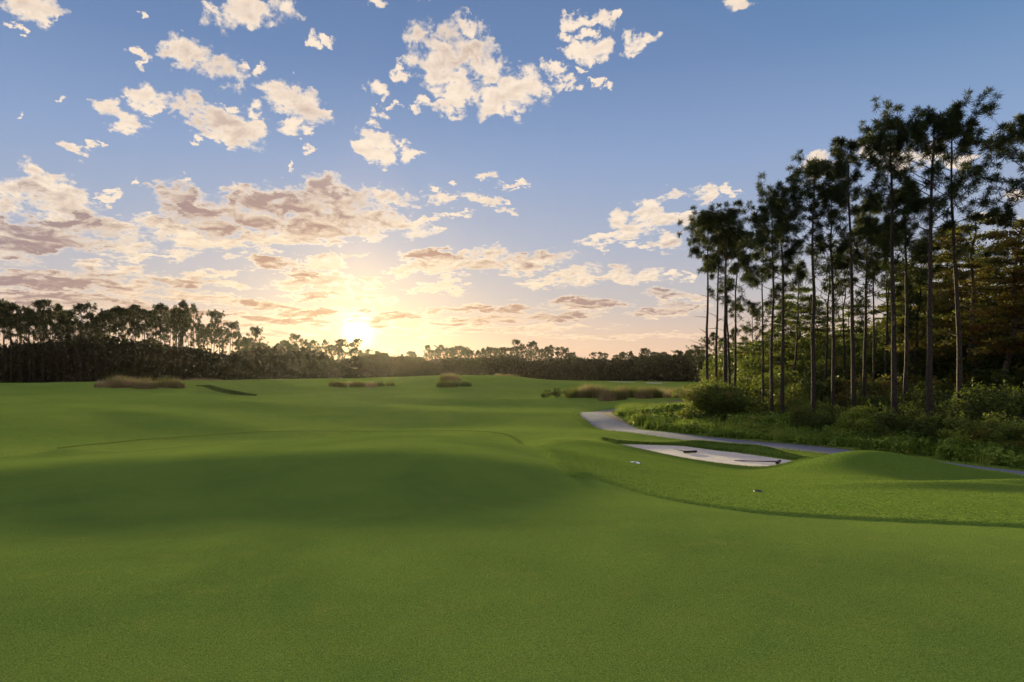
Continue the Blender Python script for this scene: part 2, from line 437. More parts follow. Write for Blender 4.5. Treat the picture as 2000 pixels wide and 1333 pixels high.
# hollow behind the green, then the fairway
CP += [(0, 24, -1.2), (-5, 24, -1.1), (-10, 22, -1.0), (-16, 20, -1.0), (0, 31, -1.95), (-8, 31, -1.9), (-14, 28, -1.65), (-25, 25, -1.4), (2, 25, -1.3), (-30, 10, -1.0), (-24, 0, -.9)]
cp(1000, 836, -2.0); cp(700, 836, -2.0); cp(400, 842, -1.85); cp(200, 852, -1.7)
cp(1000, 800, -1.65); cp(1000, 770, -.95); cp(1000, 752, .0); cp(700, 800, -1.5); cp(700, 776, -.95); cp(700, 758, -.3)
cp(350, 806, -1.1); cp(350, 776, -.55); cp(350, 762, -.15); cp(100, 815, -.85); cp(50, 785, -.35); cp(20, 764, .0); cp(200, 754, .25); cp(-200, 790, -.2); cp(-300, 770, .1)
cp(850, 800, -1.6); cp(850, 770, -.85); cp(550, 790, -1.2); cp(550, 765, -.5)
cy(700, 130, .45); cy(850, 118, 1.1); cy(960, 125, 1.2); cy(1010, 120, 1.0); cy(1050, 130, .5); cy(600, 130, .5); cy(480, 110, .35); cy(380, 96, .3)
cy(450, 130, .3); cy(700, 200, .1); cy(900, 200, .2); cy(1100, 200, -.3)
cy(30, 120, -.2); cy(200, 125, .1); cy(-200, 120, 0.); cy(100, 170, -.8); cy(300, 170, -.6); cy(-300, 180, -.8)
cy(1150, 70, -1.4); cy(1200, 100, -1.5); cy(1100, 95, -1.1); cy(1250, 140, -1.5); cy(1300, 200, -1.6); cy(1200, 300, -1.5); cy(1400, 300, -1.7)
for px, Y in ((1500, 60), (1700, 45), (2000, 40), (1700, 80), (2000, 80), (2300, 60), (1500, 110), (1800, 140), (2400, 30), (2700, 20), (2200, 130), (1450, 200), (2000, 250)):
    cy(px, Y, -1.95 if Y < 90 else -1.8)
for px in (-1500, -500, 300, 800, 1200, 1700, 2500):
    cy(px, 320, -1.4); cy(px, 600, -1.4); cy(px, 1500, -1.5); cy(px, 4000, -1.5)
CP = np.array(CP)

def uv_of(X, Y):
    q = np.maximum(np.asarray(Y, float) + 14.0, 2.0)
    return np.asarray(X, float) / q * 2.2, np.log(q) * 1.6
def tps(d2):
    return 0.5 * d2 * np.log(d2 + 1e-9)
cu, cv = uv_of(CP[:, 0], CP[:, 1])
K = tps((cu[:, None] - cu[None]) ** 2 + (cv[:, None] - cv[None]) ** 2) + np.eye(len(CP)) * 6e-3
P3 = np.stack([np.ones_like(cu), cu, cv], 1)
A = np.block([[K, P3], [P3.T, np.zeros((3, 3))]])
sol = np.linalg.solve(A, np.concatenate([CP[:, 2], np.zeros(3)]))

def base_h(X, Y):
    X = np.atleast_1d(np.asarray(X, float)); Y = np.atleast_1d(np.asarray(Y, float))
    shp = X.shape; x = X.ravel(); y = Y.ravel()
    u, v = uv_of(x, y)
    out = np.empty_like(u)
    for i in range(0, len(u), 40000):
        a, b = u[i:i + 40000], v[i:i + 40000]
        k = tps((a[:, None] - cu[None]) ** 2 + (b[:, None] - cv[None]) ** 2)
        out[i:i + 40000] = k @ sol[:-3] + sol[-3] + sol[-2] * a + sol[-1] * b
    return np.clip(out, -3.0, 2.2).reshape(shp)

def seg_dist(X, Y, pts, closed=False):
    """distance to a polyline, and parameter along it."""
    pts = np.asarray(pts, float)
    best = np.full(X.shape, 1e9); along = np.zeros(X.shape); acc = 0.0
    n = len(pts) if closed else len(pts) - 1
    for i in range(n):
        a = pts[i]; b = pts[(i + 1) % len(pts)]
        d = b - a; L2 = d @ d + 1e-12; L = math.sqrt(L2)
        t = np.clip(((X - a[0]) * d[0] + (Y - a[1]) * d[1]) / L2, 0, 1)
        q = np.hypot(X - a[0] - t * d[0], Y - a[1] - t * d[1])
        m = q < best
        best = np.where(m, q, best); along = np.where(m, acc + t * L, along)
        acc += L
    return best, along
def inside(X, Y, pts):
    pts = np.asarray(pts, float); r = np.zeros(X.shape, bool)
    for i in range(len(pts)):
        x1, y1 = pts[i - 1]; x2, y2 = pts[i]
        c = ((y1 > Y) != (y2 > Y)) & (X < (x2 - x1) * (Y - y1) / (y2 - y1 + 1e-12) + x1)
        r ^= c
    return r
def signed(X, Y, pts):
    """negative inside."""
    d, _ = seg_dist(X, Y, pts, closed=True)
    return np.where(inside(X, Y, pts), -d, d)
def smooth_curve(pts, n=8, closed=False):
    pts = [np.array(p, float) for p in pts]; out = []
    m = len(pts)
    rng_ = range(m) if closed else range(m - 1)
    for i in rng_:
        p0 = pts[i - 1] if (i > 0 or closed) else pts[0]
        p1 = pts[i]; p2 = pts[(i + 1) % m]
        p3 = pts[(i + 2) % m] if (i + 2 < m or closed) else pts[-1]
        for k in range(n):
            t = k / n
            out.append(0.5 * ((2 * p1) + (-p0 + p2) * t + (2 * p0 - 5 * p1 + 4 * p2 - p3) * t * t + (-p0 + 3 * p1 - 3 * p2 + p3) * t ** 3))
    if not closed: out.append(pts[-1])
    return np.array(out)

def hit(px, py, hf, y0=2.0, y1=200.0):
    Y = y0 * (y1 / y0) ** np.linspace(0, 1, 3000)
    X = (px - 1000) / F * Y; Z = CZ - (py - HY) / F * Y
    h = hf(X, Y); k = np.argmax(Z < h)
    return X[k], Y[k]

GREEN_PX = [(-260, 925), (-120, 905), (0, 893), (110, 878), (250, 864), (350, 857), (450, 851), (600, 846), (750, 843.5), (880, 843.5), (950, 848), (1010, 864),
            (1080, 893), (1150, 926), (1230, 955), (1300, 974), (1400, 991), (1500, 1003), (1650, 1013), (1800, 1020), (2000, 1029), (2200, 1037)]
gp = [hit(px, py, base_h) for px, py in GREEN_PX]
gp += [(9.5, 3.5), (11, -1), (9, -6), (3, -9), (-4, -9), (-11, -6), (-16, 2)]
GREEN = smooth_curve(gp, 6, closed=True)

PATH = smooth_curve([(34, 76), (23, 73), (14.5, 69.5), (10.4, 66.0), (7.8, 61.0), (6.9, 55.5), (7.0, 50.5), (7.6, 45.5), (9.9, 40), (12.3, 36.4), (14.9, 32.6), (16.7, 28.2), (17.9, 24), (18.8, 19), (20, 12), (22, 4), (23, -6)], 8)
PATH_W = 1.3
BUNKER = smooth_curve([atz(px, py, -1.78) for px, py in [(1196, 868), (1250, 867.5), (1310, 870), (1370, 876), (1440, 883.5), (1510, 892), (1562, 899), (1545, 905), (1500, 910.5),
                       (1460, 911.5), (1400, 907), (1340, 900), (1280, 891), (1232, 884), (1210, 878)]], 6, closed=True)
LIP = smooth_curve([atz(px, py, -1.62) for px, py in [(1130, 858), (1200, 862), (1290, 864), (1370, 867), (1440, 873), (1520, 884), (1590, 894)]], 5)

CUT = smooth_curve([((px - 1000) / F * Y_, Y_) for px, Y_ in ((385, 84), (410, 80.5), (440, 77.5), (470, 76), (500, 75.5))], 6)

def smoothstep(x, a, b):
    t = np.clip((x - a) / (b - a), 0, 1); return t * t * (3 - 2 * t)

def land(X, Y):
    """ground surface before the green, sand and path are let into it"""
    X = np.atleast_1d(np.asarray(X, float)); Y = np.atleast_1d(np.asarray(Y, float))
    z = base_h(X, Y)
    g = lambda cx, cy_, sx, sy, a, th=0.0: a * np.exp(-((((X - cx) * math.cos(th) + (Y - cy_) * math.sin(th)) / sx) ** 2 + ((-(X - cx) * math.sin(th) + (Y - cy_) * math.cos(th)) / sy) ** 2))
    z = z + g(12.0, 24.0, 2.0, 2.1, .52) + g(14.1, 22.8, 3.0, 1.9, .46)          # mound beside the bunker
    z = z - g(-5.0, 13.7, 6.5, 1.9, .14)
    z = z - g(9.8, 25.4, 1.3, 1.2, .13)
    z = z + g(9.0, 17.8, 1.2, .9, .16) + g(7.6, 14.6, 2.4, .7, .08) + g(12.3, 15.2, 2.6, .8, .26) + g(9.0, 13.4, 2.4, .6, .15) - g(11.5, 18.6, 3.2, 1.2, .14)
    z = z + g(-31.0, 90, 5.0, 3.0, .75) + g(-38.5, 92, 4.0, 3.0, .30)
    z = z + g(-33.5, 82.0, 4.5, 2.2, .30) - g(-30.5, 85, 5.5, 1.6, .35)
    z = z + g(-9, 104, 10, 3, .25) + g(-8, 76, 9, 3, .16) + g(2, 66, 7, 3, .12) + g(-20, 62, 9, 3, .2) + g(-26, 46, 6, 3, .18) + g(-4, 88, 9, 2.4, .16)
    # low step with a shaded face on the left fairway
    m = (np.abs(X + 31) < 16) & (np.abs(Y - 82) < 20)
    if m.any():
        d, al = seg_dist(X[m], Y[m], CUT)
        side = Y[m] - np.interp(X[m], CUT[:, 0], CUT[:, 1])
        tp = np.exp(-((X[m] - CUT[:, 0].mean()) / 3.6) ** 4)
        z[m] += tp * (.38 * smoothstep(side, -.3, .5) * np.exp(-np.maximum(side, 0) / 5.0) - .10 * np.exp(-((side + .8) / 1.2) ** 2))
    # long soft rolls across the fairway
    w = smoothstep(Y, 34, 50) * smoothstep(260 - Y, 0, 80)
    z = z + w * (.27 * np.sin(Y * .34 + X * .05 + 1.6 * vnoise(X, Y, .04, 11)) * (.5 + .5 * vnoise(X, Y, .03, 12)) + .15 * vnoise(X, Y * 2.2, .07, 13))
    # back lip of the bunker
    m = (np.abs(X - 8) < 12) & (np.abs(Y - 30) < 14)
    if m.any():
        d, al = seg_dist(X[m], Y[m], LIP)
        L = al.max() if len(al) else 1
        z[m] += .33 * np.exp(-(d / .66) ** 2) * smoothstep(al, 0.0, 3.0) * smoothstep(L - al, .6, 3.2)
        s = signed(X[m], Y[m], BUNKER)
        k_ = smoothstep(-s, -.55, .25); z[m] = z[m] * (1 - k_) + (-1.84 + .03 * vnoise(X[m], Y[m], .6, 8)) * k_
        z[m] += .05 * np.exp(-((s - .35) / .3) ** 2)
    # small rolls everywhere on the rough
    far = smoothstep(np.hypot(X, Y), 18, 40)
    z = z + far * (.07 * vnoise(X, Y, .11, 3) + .03 * vnoise(X, Y, .35, 5)) * smoothstep(300 - np.hypot(X, Y), 0, 100)
    return z

def put_z(X, Y):
    return float(land(np.array([X]), np.array([Y]))[0])

# rows near the viewer are close together, far ones wide apart
rows = [-13.5]
while rows[-1] < 9500:
    y = rows[-1]
    rows.append(y + (0.13 if 4 < y < 40 else max(0.16, (min(0.02 * (y - 32), .5 if y < 100 else 1e9) if y > 40 else 0.16), (4 - y) * 0.03 if y < 4 else 0)))
rows = np.array(rows)
cols = np.concatenate([-np.geomspace(3.2, 0.86, 36)[:-1], np.linspace(-.86, .86, 470), np.geomspace(.86, 3.2, 36)[1:]])
Sg, Yg = np.meshgrid(cols, rows)
Xg = Sg * (Yg + 15.0)
Zg = land(Xg.ravel(), Yg.ravel()).reshape(Xg.shape)
Zg[Yg > 1200] = -1.5
flatX, flatY = Xg.ravel(), Yg.ravel()
def near_sd(fn, cxr, cyr, default=99.0):
    out = np.full(flatX.shape, default)
    m = (flatX > cxr[0]) & (flatX < cxr[1]) & (flatY > cyr[0]) & (flatY < cyr[1])
    out[m] = fn(flatX[m], flatY[m])
    return out.reshape(Xg.shape)
sd_green = near_sd(lambda x, y: signed(x, y, GREEN), (-28, 20), (-12, 30))
sd_path = near_sd(lambda x, y: seg_dist(x, y, PATH)[0] - PATH_W, (-2, 36), (-12, 98))
sd_bunk = near_sd(lambda x, y: signed(x, y, BUNKER), (2, 15), (22, 38))
ramp = lambda s, w, lo, hi: lo + (hi - lo) * np.clip((s + w) / w, 0, 1)
Zgr = Zg + (ramp(sd_green, .20, -.05, .014) + .034 * np.clip((sd_green + .2) / .2, 0, 1) * smoothstep(Yg, 11.0, 14.5) * np.exp(-np.clip(sd_green, 0, 50) / 1.2)) * (sd_green < 90)
Zgr = np.where(sd_path < 90, Zgr - .06 + .075 * np.clip((sd_path + .25) / .40, 0, 1), Zgr)
Zgr = np.where(sd_bunk < 90, Zgr - .12 + .15 * np.clip((sd_bunk + .32) / .40, 0, 1) - .03 * smoothstep(sd_bunk, .3, 1.2), Zgr)
nr, nc = Xg.shape
idx = np.arange(nr * nc).reshape(nr, nc)
quads = np.stack([idx[:-1, :-1], idx[:-1, 1:], idx[1:, 1:], idx[1:, :-1]], -1).reshape(-1, 4)

# ---------------------------------------------------------------- grass materials
def turf(name, cols3, fine, bump, mottle_amp=0.5, blade=0.0, glow=.75):
    m, n, b, out = new_mat(name)
    geo = n.node('ShaderNodeNewGeometry').outputs['Position']
    px_, py_, pz_ = n.sep(geo)[:3]
    flat = n.xyz(px_, py_, 0.0)
    big = n.noise(flat, .30 if fine > 40 else .16, 4, .6, dist=.6)
    mid = n.noise(flat, .9, 4, .6)
    sm = n.noise(flat, fine, 3, .7)
    f = n.m('ADD', n.m('MULTIPLY', n.ss(big, .34, .66), mottle_amp), n.m('MULTIPLY', n.ss(mid, .3, .7), .35))
    c = n.mix(n.m('MINIMUM', f, 1.0), cols3[0], cols3[1])
    c = n.mix(n.m('MULTIPLY', n.ss(n.noise(flat, 2.7, 4, .65), .52, .72), .5), c, cols3[2])
    c = n.mix(n.ss(sm, .3, .7), n.mix(.25, c, (.0, .0, .0)), n.mix(.10, c, (.6, .6, .3)))
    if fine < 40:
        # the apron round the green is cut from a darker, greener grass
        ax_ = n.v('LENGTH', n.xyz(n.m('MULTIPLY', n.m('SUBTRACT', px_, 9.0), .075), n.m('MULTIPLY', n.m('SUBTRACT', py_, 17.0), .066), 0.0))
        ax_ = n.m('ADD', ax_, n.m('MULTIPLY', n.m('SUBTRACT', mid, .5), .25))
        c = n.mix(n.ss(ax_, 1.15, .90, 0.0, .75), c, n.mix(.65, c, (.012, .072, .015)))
    n.put(b.inputs['Base Color'], c)
    b.inputs['Roughness'].default_value = .75
    b.inputs['Specular IOR Level'].default_value = .0
    b.inputs['Sheen Weight'].default_value = blade
    b.inputs['Sheen Roughness'].default_value = .35
    b.inputs['Sheen Tint'].default_value = (.72, .74, .20, 1)
    bm = n.node('ShaderNodeBump'); bm.inputs['Distance'].default_value = bump; bm.inputs['Strength'].default_value = .7
    n.put(bm.inputs['Height'], n.m('ADD', sm, n.m('MULTIPLY', mid, 1.5)))
    m.node_tree.links.new(bm.outputs[0], b.inputs['Normal'])
    # the surface is a pile of upright blades, so much of it faces sideways and catches light from low down
    nb = n.node('ShaderNodeTexNoise'); n.put(nb.inputs['Vector'], flat); nb.inputs['Scale'].default_value = max(40.0, fine * 2.6); nb.inputs['Detail'].default_value = 2
    bn = n.v('NORMALIZE', n.v('ADD', n.v('MULTIPLY', n.v('SUBTRACT', nb.outputs['Color'], (.5, .5, .5)), (4.6, 4.6, 0.0)), (0.0, 0.0, .5)))
    tr = n.node('ShaderNodeBsdfDiffuse'); n.put(tr.inputs[0], n.mix(.25, c, (.30, .34, .035))); n.put(tr.inputs['Normal'], bn)
    mx = n.node('ShaderNodeMixShader'); mx.inputs[0].default_value = glow
    m.node_tree.links.new(b.outputs[0], mx.inputs[1]); m.node_tree.links.new(tr.outputs[0], mx.inputs[2])
    m.node_tree.links.new(mx.outputs[0], out.inputs[0])
    return m

M_GREEN = turf('putting_turf', ((.023, .104, .020), (.078, .175, .029), (.110, .156, .032)), 70.0, .0022, .72, .04)
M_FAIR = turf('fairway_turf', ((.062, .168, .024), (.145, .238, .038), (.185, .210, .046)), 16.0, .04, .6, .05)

g = mesh_np('ground', np.stack([flatX, flatY, Zgr.ravel()], 1), quads, M_FAIR, smooth=True)
ground = link('ground', g); ground['kind'] = 'structure'; ground['label'] = 'rolling mown grass fairway with soft mounds'

def sheet(name, keep, Z, mat, label):
    """the cells of the ground grid for which keep holds, as a surface of its own"""
    k = keep[:-1, :-1] & keep[:-1, 1:] & keep[1:, 1:] & keep[1:, :-1]
    q = quads[k.ravel()]
    used, inv = np.unique(q, return_inverse=True)
    V = np.stack([flatX[used], flatY[used], Z.ravel()[used]], 1)
    o = link(name, mesh_np(name, V, inv.reshape(-1, 4), mat, smooth=True))
    o['kind'] = 'structure'; o['label'] = label
    return o
sheet('putting_green', sd_green < .12, Zg, M_GREEN, 'closely mown putting green')

# ---------------------------------------------------------------- path
m, n, b, out = new_mat('gravel_path'); M_PATH = m
geo = n.node('ShaderNodeNewGeometry').outputs['Position']
c = n.mix(n.noise(geo, 1.3, 5, .65), (.092, .108, .155), (.170, .195, .265))
c = n.mix(n.ss(n.noise(geo, 45, 3, .7), .35, .7), n.mix(.35, c, (.06, .06, .06)), c)
n.put(b.inputs['Base Color'], c); b.inputs['Roughness'].default_value = .9
bm = n.node('ShaderNodeBump'); bm.inputs['Distance'].default_value = .02
n.put(bm.inputs['Height'], n.noise(geo, 30, 4, .7)); m.node_tree.links.new(bm.outputs[0], b.inputs['Normal'])
pc = PATH; tang = np.gradient(pc, axis=0); tang /= np.linalg.norm(tang, axis=1)[:, None]
nor = np.stack([-tang[:, 1], tang[:, 0]], 1)
W_ = np.linspace(-1.55, 1.55, 15)
PV = []
for w in W_:
    q = pc + nor * w
    PV.append(np.stack([q[:, 0], q[:, 1], land(q[:, 0], q[:, 1]) - .004 + .015 * np.exp(-(w / .7) ** 2)], 1))
PV = np.stack(PV, 1)
ii = np.arange(PV.shape[0] * PV.shape[1]).reshape(PV.shape[:2])
pq = np.stack([ii[:-1, :-1], ii[1:, :-1], ii[1:, 1:], ii[:-1, 1:]], -1).reshape(-1, 4)
o = link('path', mesh_np('path', PV.reshape(-1, 3), pq[:, ::-1], M_PATH, smooth=True)); o['kind'] = 'structure'; o['label'] = 'grey gravel cart path curving past the bunker'

# ---------------------------------------------------------------- bunker sand
m, n, b, out = new_mat('bunker_sand'); M_SAND = m
geo = n.node('ShaderNodeNewGeometry').outputs['Position']
rx, ry, rz_ = n.sep(geo)[:3]
al = n.xyz(n.m('MULTIPLY', n.m('ADD', rx, n.m('MULTIPLY', ry, .75)), 1.0), n.m('MULTIPLY', n.m('SUBTRACT', ry, n.m('MULTIPLY', rx, -.45)), 9.0), 0.0)
rake = n.noise(al, 1.2, 4, .6, dist=.3)
c = n.mix(rake, (.27, .245, .22), (.84, .79, .72))  # light and dark of the rake furrows painted into the sand colour
c = n.mix(n.m('MULTIPLY', n.ss(n.noise(geo, 2.2, 4, .6), .5, .75), .45), c, (.36, .31, .27))
n.put(b.inputs['Base Color'], c); b.inputs['Roughness'].default_value = .95
bm = n.node('ShaderNodeBump'); bm.inputs['Distance'].default_value = .12
n.put(bm.inputs['Height'], rake); m.node_tree.links.new(bm.outputs[0], b.inputs['Normal'])
sheet('sand', sd_bunk < .22, Zg, M_SAND, 'raked pale sand in the bunker beside the mound')

# ---------------------------------------------------------------- longer grass blades where the cut changes
def loose_blades(name, q, h, w, mat, label, seed, lean=.5):
    r = np.random.default_rng(seed)
    z = land(q[:, 0], q[:, 1]) + .01
    v, f_ = blades(r, np.stack([q[:, 0], q[:, 1], z], 1), h, w, lean, seg=2)
    o = link(name, mesh_np(name, v, f_, mat)); o['kind'] = 'stuff'; o['label'] = label
# ================================================================ plant kit
def nrm(a): return a / (np.linalg.norm(a, axis=-1, keepdims=True) + 1e-9)

def tube(pts, rad, sides=6):
    pts = np.asarray(pts, float); rad = np.asarray(rad, float)
    t = nrm(np.gradient(pts, axis=0))
    ref = np.where(np.abs(t[:, 2:3]) > .9, np.array([[1., 0, 0]]), np.array([[0, 0, 1.]]))
    u = nrm(np.cross(t, ref)); v = np.cross(t, u)
    a = np.linspace(0, 2 * math.pi, sides, endpoint=False)
    V = pts[:, None] + rad[:, None, None] * (u[:, None] * np.cos(a)[None, :, None] + v[:, None] * np.sin(a)[None, :, None])
    n = len(pts); i = np.arange(n * sides).reshape(n, sides); j = np.roll(i, -1, axis=1)
    Q = np.stack([i[:-1], j[:-1], j[1:], i[1:]], -1).reshape(-1, 4)
    return V.reshape(-1, 3), Q

def joined(parts):
    V, Q, o = [], [], 0
    for v, q in parts:
        V.append(v); Q.append(q + o); o += len(v)
    return np.concatenate(V), np.concatenate(Q)

def needles(r, cen, dirs, k, L, w, spread):
    """thin three-cornered needle bundles fanning out from each centre."""
    m = len(cen)
    d = nrm(np.repeat(dirs, k, 0) + r.normal(0, spread, (m * k, 3)))
    c = np.repeat(cen, k, 0) + r.normal(0, L * .12, (m * k, 3))
    side = nrm(np.cross(d, r.normal(0, 1, (m * k, 3)))) * (w / 2)
    ln = L * r.uniform(.6, 1.15, (m * k, 1))
    mid = c + d * ln * .5
    tip = c + d * ln; tip[:, 2] -= ln[:, 0] * .08
    V = np.stack([c, mid + side, tip, mid - side], 1).reshape(-1, 3)
    return V, np.arange(m * k * 4).reshape(-1, 4)

def leaves(r, cen, k, rad, size, flat=0.0):
    """k small pointed leaves scattered round each centre (rad may be (rx, ry, rz))."""
    m = len(cen); rad = np.broadcast_to(np.asarray(rad, float), (m, 3)) if np.ndim(rad) < 2 else rad
    off = nrm(r.normal(0, 1, (m * k, 3))) * (r.uniform(.0, 1, (m * k, 1)) ** .45)
    c = np.repeat(cen, k, 0) + off * np.repeat(rad, k, 0)
    a = r.normal(0, 1, (m * k, 3)); a[:, 2] *= (1 - flat); a = nrm(a)
    b = r.normal(0, 1, (m * k, 3)); b[:, 2] *= (1 - flat); b = nrm(np.cross(a, np.cross(b, a)) + 1e-6)
    s = size * r.uniform(.6, 1.3, (m * k, 1))
    V = np.stack([c - a * s, c + b * s * .45, c + a * s, c - b * s * .45], 1).reshape(-1, 3)
    return V, np.arange(m * k * 4).reshape(-1, 4)

def blades(r, base, h, w, lean, droop=.5, seg=3):
    """grass blades bending over; base (n,3)"""
    n = len(base); az_ = r.uniform(0, 2 * math.pi, n)
    ln = h * r.uniform(.55, 1.1, n) if np.ndim(h) == 0 else h
    L = lean * r.uniform(.2, 1.2, n)
    out = np.stack([np.cos(az_), np.sin(az_), np.zeros(n)], 1)
    side = np.stack([-np.sin(az_ + r.normal(0, 1, n)), np.cos(az_), np.zeros(n)], 1); side = nrm(side) * w / 2
    rowsv = []
    for i in range(seg + 1):
        t = i / seg
        p = base + np.array([0, 0, 1.]) * (ln * (t - droop * .35 * t * t * L))[:, None] + out * (ln * L * t * t)[:, None]
        ww = side * (1 - t * .92)
        rowsv += [p - ww, p + ww]
    V = np.stack(rowsv, 1)                        # n, 2(seg+1), 3
    i0 = np.arange(n)[:, None] * (2 * (seg + 1))
    Q = np.concatenate([np.stack([i0[:, 0] + 2 * s, i0[:, 0] + 2 * s + 1, i0[:, 0] + 2 * s + 3, i0[:, 0] + 2 * s + 2], 1) for s in range(seg)])
    return V.reshape(-1, 3), Q

# ---------------------------------------------------------------- plant materials
def leafy(name, c0, c1, c2=None, trans=.3, scale=1.6, rough=.6):
    m, n, b, out = new_mat(name)
    geo = n.node('ShaderNodeNewGeometry').outputs['Position']
    info = n.node('ShaderNodeObjectInfo').outputs['Random']
    f = n.noise(geo, scale, 3, .6)
    c = n.mix(n.ss(n.m('ADD', f, n.m('MULTIPLY', n.m('SUBTRACT', info, .5), .25)), .36, .64), c0, c1)
    if c2: c = n.mix(n.m('MULTIPLY', n.ss(n.noise(geo, scale * .45, 2, .5), .54, .70), .75), c, c2)
    c = n.mix(n.m('MULTIPLY', n.noise(geo, 23.0, 2, .6), .5), c, n.mix(.5, c, (0, 0, 0)))
    n.put(b.inputs['Base Color'], c); b.inputs['Roughness'].default_value = rough
    b.inputs['Specular IOR Level'].default_value = .15
    tr = n.node('ShaderNodeBsdfTranslucent'); n.put(tr.inputs[0], n.mix(.35, c, (.35, .42, .05)))
    mx = n.node('ShaderNodeMixShader'); mx.inputs[0].default_value = trans
    m.node_tree.links.new(b.outputs[0], mx.inputs[1]); m.node_tree.links.new(tr.outputs[0], mx.inputs[2])
    m.node_tree.links.new(mx.outputs[0], out.inputs[0])
    return m

def bark(name, c0, c1, sc=6.0):
    m, n, b, out = new_mat(name)
    tcg = n.node('ShaderNodeTexCoord').outputs['Object']
    x, y, z = n.sep(tcg)[:3]
    v = n.xyz(x, y, n.m('MULTIPLY', z, .22))
    f = n.noise(v, sc, 5, .7)
    vo = n.node('ShaderNodeTexVoronoi', feature='DISTANCE_TO_EDGE'); n.put(vo.inputs['Vector'], n.xyz(x, y, n.m('MULTIPLY', z, .35))); vo.inputs['Scale'].default_value = sc * 1.6
    crack = n.ss(vo.outputs[0], 0, .12)
    c = n.mix(f, c0, c1); c = n.mix(crack, n.mix(.7, c, (.01, .01, .01)), c)
    n.put(b.inputs['Base Color'], c); b.inputs['Roughness'].default_value = .9
    bm = n.node('ShaderNodeBump'); bm.inputs['Distance'].default_value = .03
    n.put(bm.inputs['Height'], n.m('ADD', f, crack)); m.node_tree.links.new(bm.outputs[0], b.inputs['Normal'])
    return m

M_NEEDLE = leafy('pine_needles', (.014, .030, .011), (.028, .052, .016), trans=.10)
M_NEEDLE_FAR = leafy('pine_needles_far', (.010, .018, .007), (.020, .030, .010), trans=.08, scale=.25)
M_BARK = bark('pine_bark', (.035, .028, .025), (.085, .068, .060))
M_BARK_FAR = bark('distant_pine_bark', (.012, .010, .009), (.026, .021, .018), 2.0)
M_BARK_PALE = bark('cypress_bark', (.11, .09, .075), (.20, .17, .145))
M_RUST = leafy('cypress_foliage', (.070, .062, .016), (.19, .092, .026), (.24, .090, .030), trans=.35, scale=.8)
M_OLIVE = leafy('shrub_leaves_olive', (0.072, 0.111, 0.023), (0.156, 0.195, 0.039), (0.208, 0.169, 0.039))
M_DARK = leafy('shrub_leaves_dark', (0.031, 0.055, 0.014), (0.071, 0.106, 0.024), (0.091, 0.096, 0.024))
M_BRIGHT = leafy('shrub_leaves_bright', (0.094, 0.156, 0.022), (0.213, 0.275, 0.037), (0.250, 0.237, 0.044))
M_RUSSET = leafy('shrub_leaves_russet', (0.100, 0.106, 0.027), (0.188, 0.131, 0.040), (0.213, 0.106, 0.040))
M_COVER = leafy('ground_cover_leaves', (0.111, 0.203, 0.030), (0.254, 0.355, 0.055), (0.321, 0.338, 0.064), trans=.3, scale=.9)
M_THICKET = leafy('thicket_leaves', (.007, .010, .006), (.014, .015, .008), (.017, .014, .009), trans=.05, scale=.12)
M_TAN = leafy('dry_grass', (.24, .165, .10), (.44, .31, .21), (.17, .13, .06), trans=.35, scale=.7)
M_TANGREEN = leafy('dry_grass_green', (.07, .075, .025), (.16, .13, .055), (.06, .08, .02), trans=.35, scale=.7)

M_FRINGE = leafy('fringe_blades', (.030, .085, .014), (.065, .125, .020), trans=.25, scale=1.2)

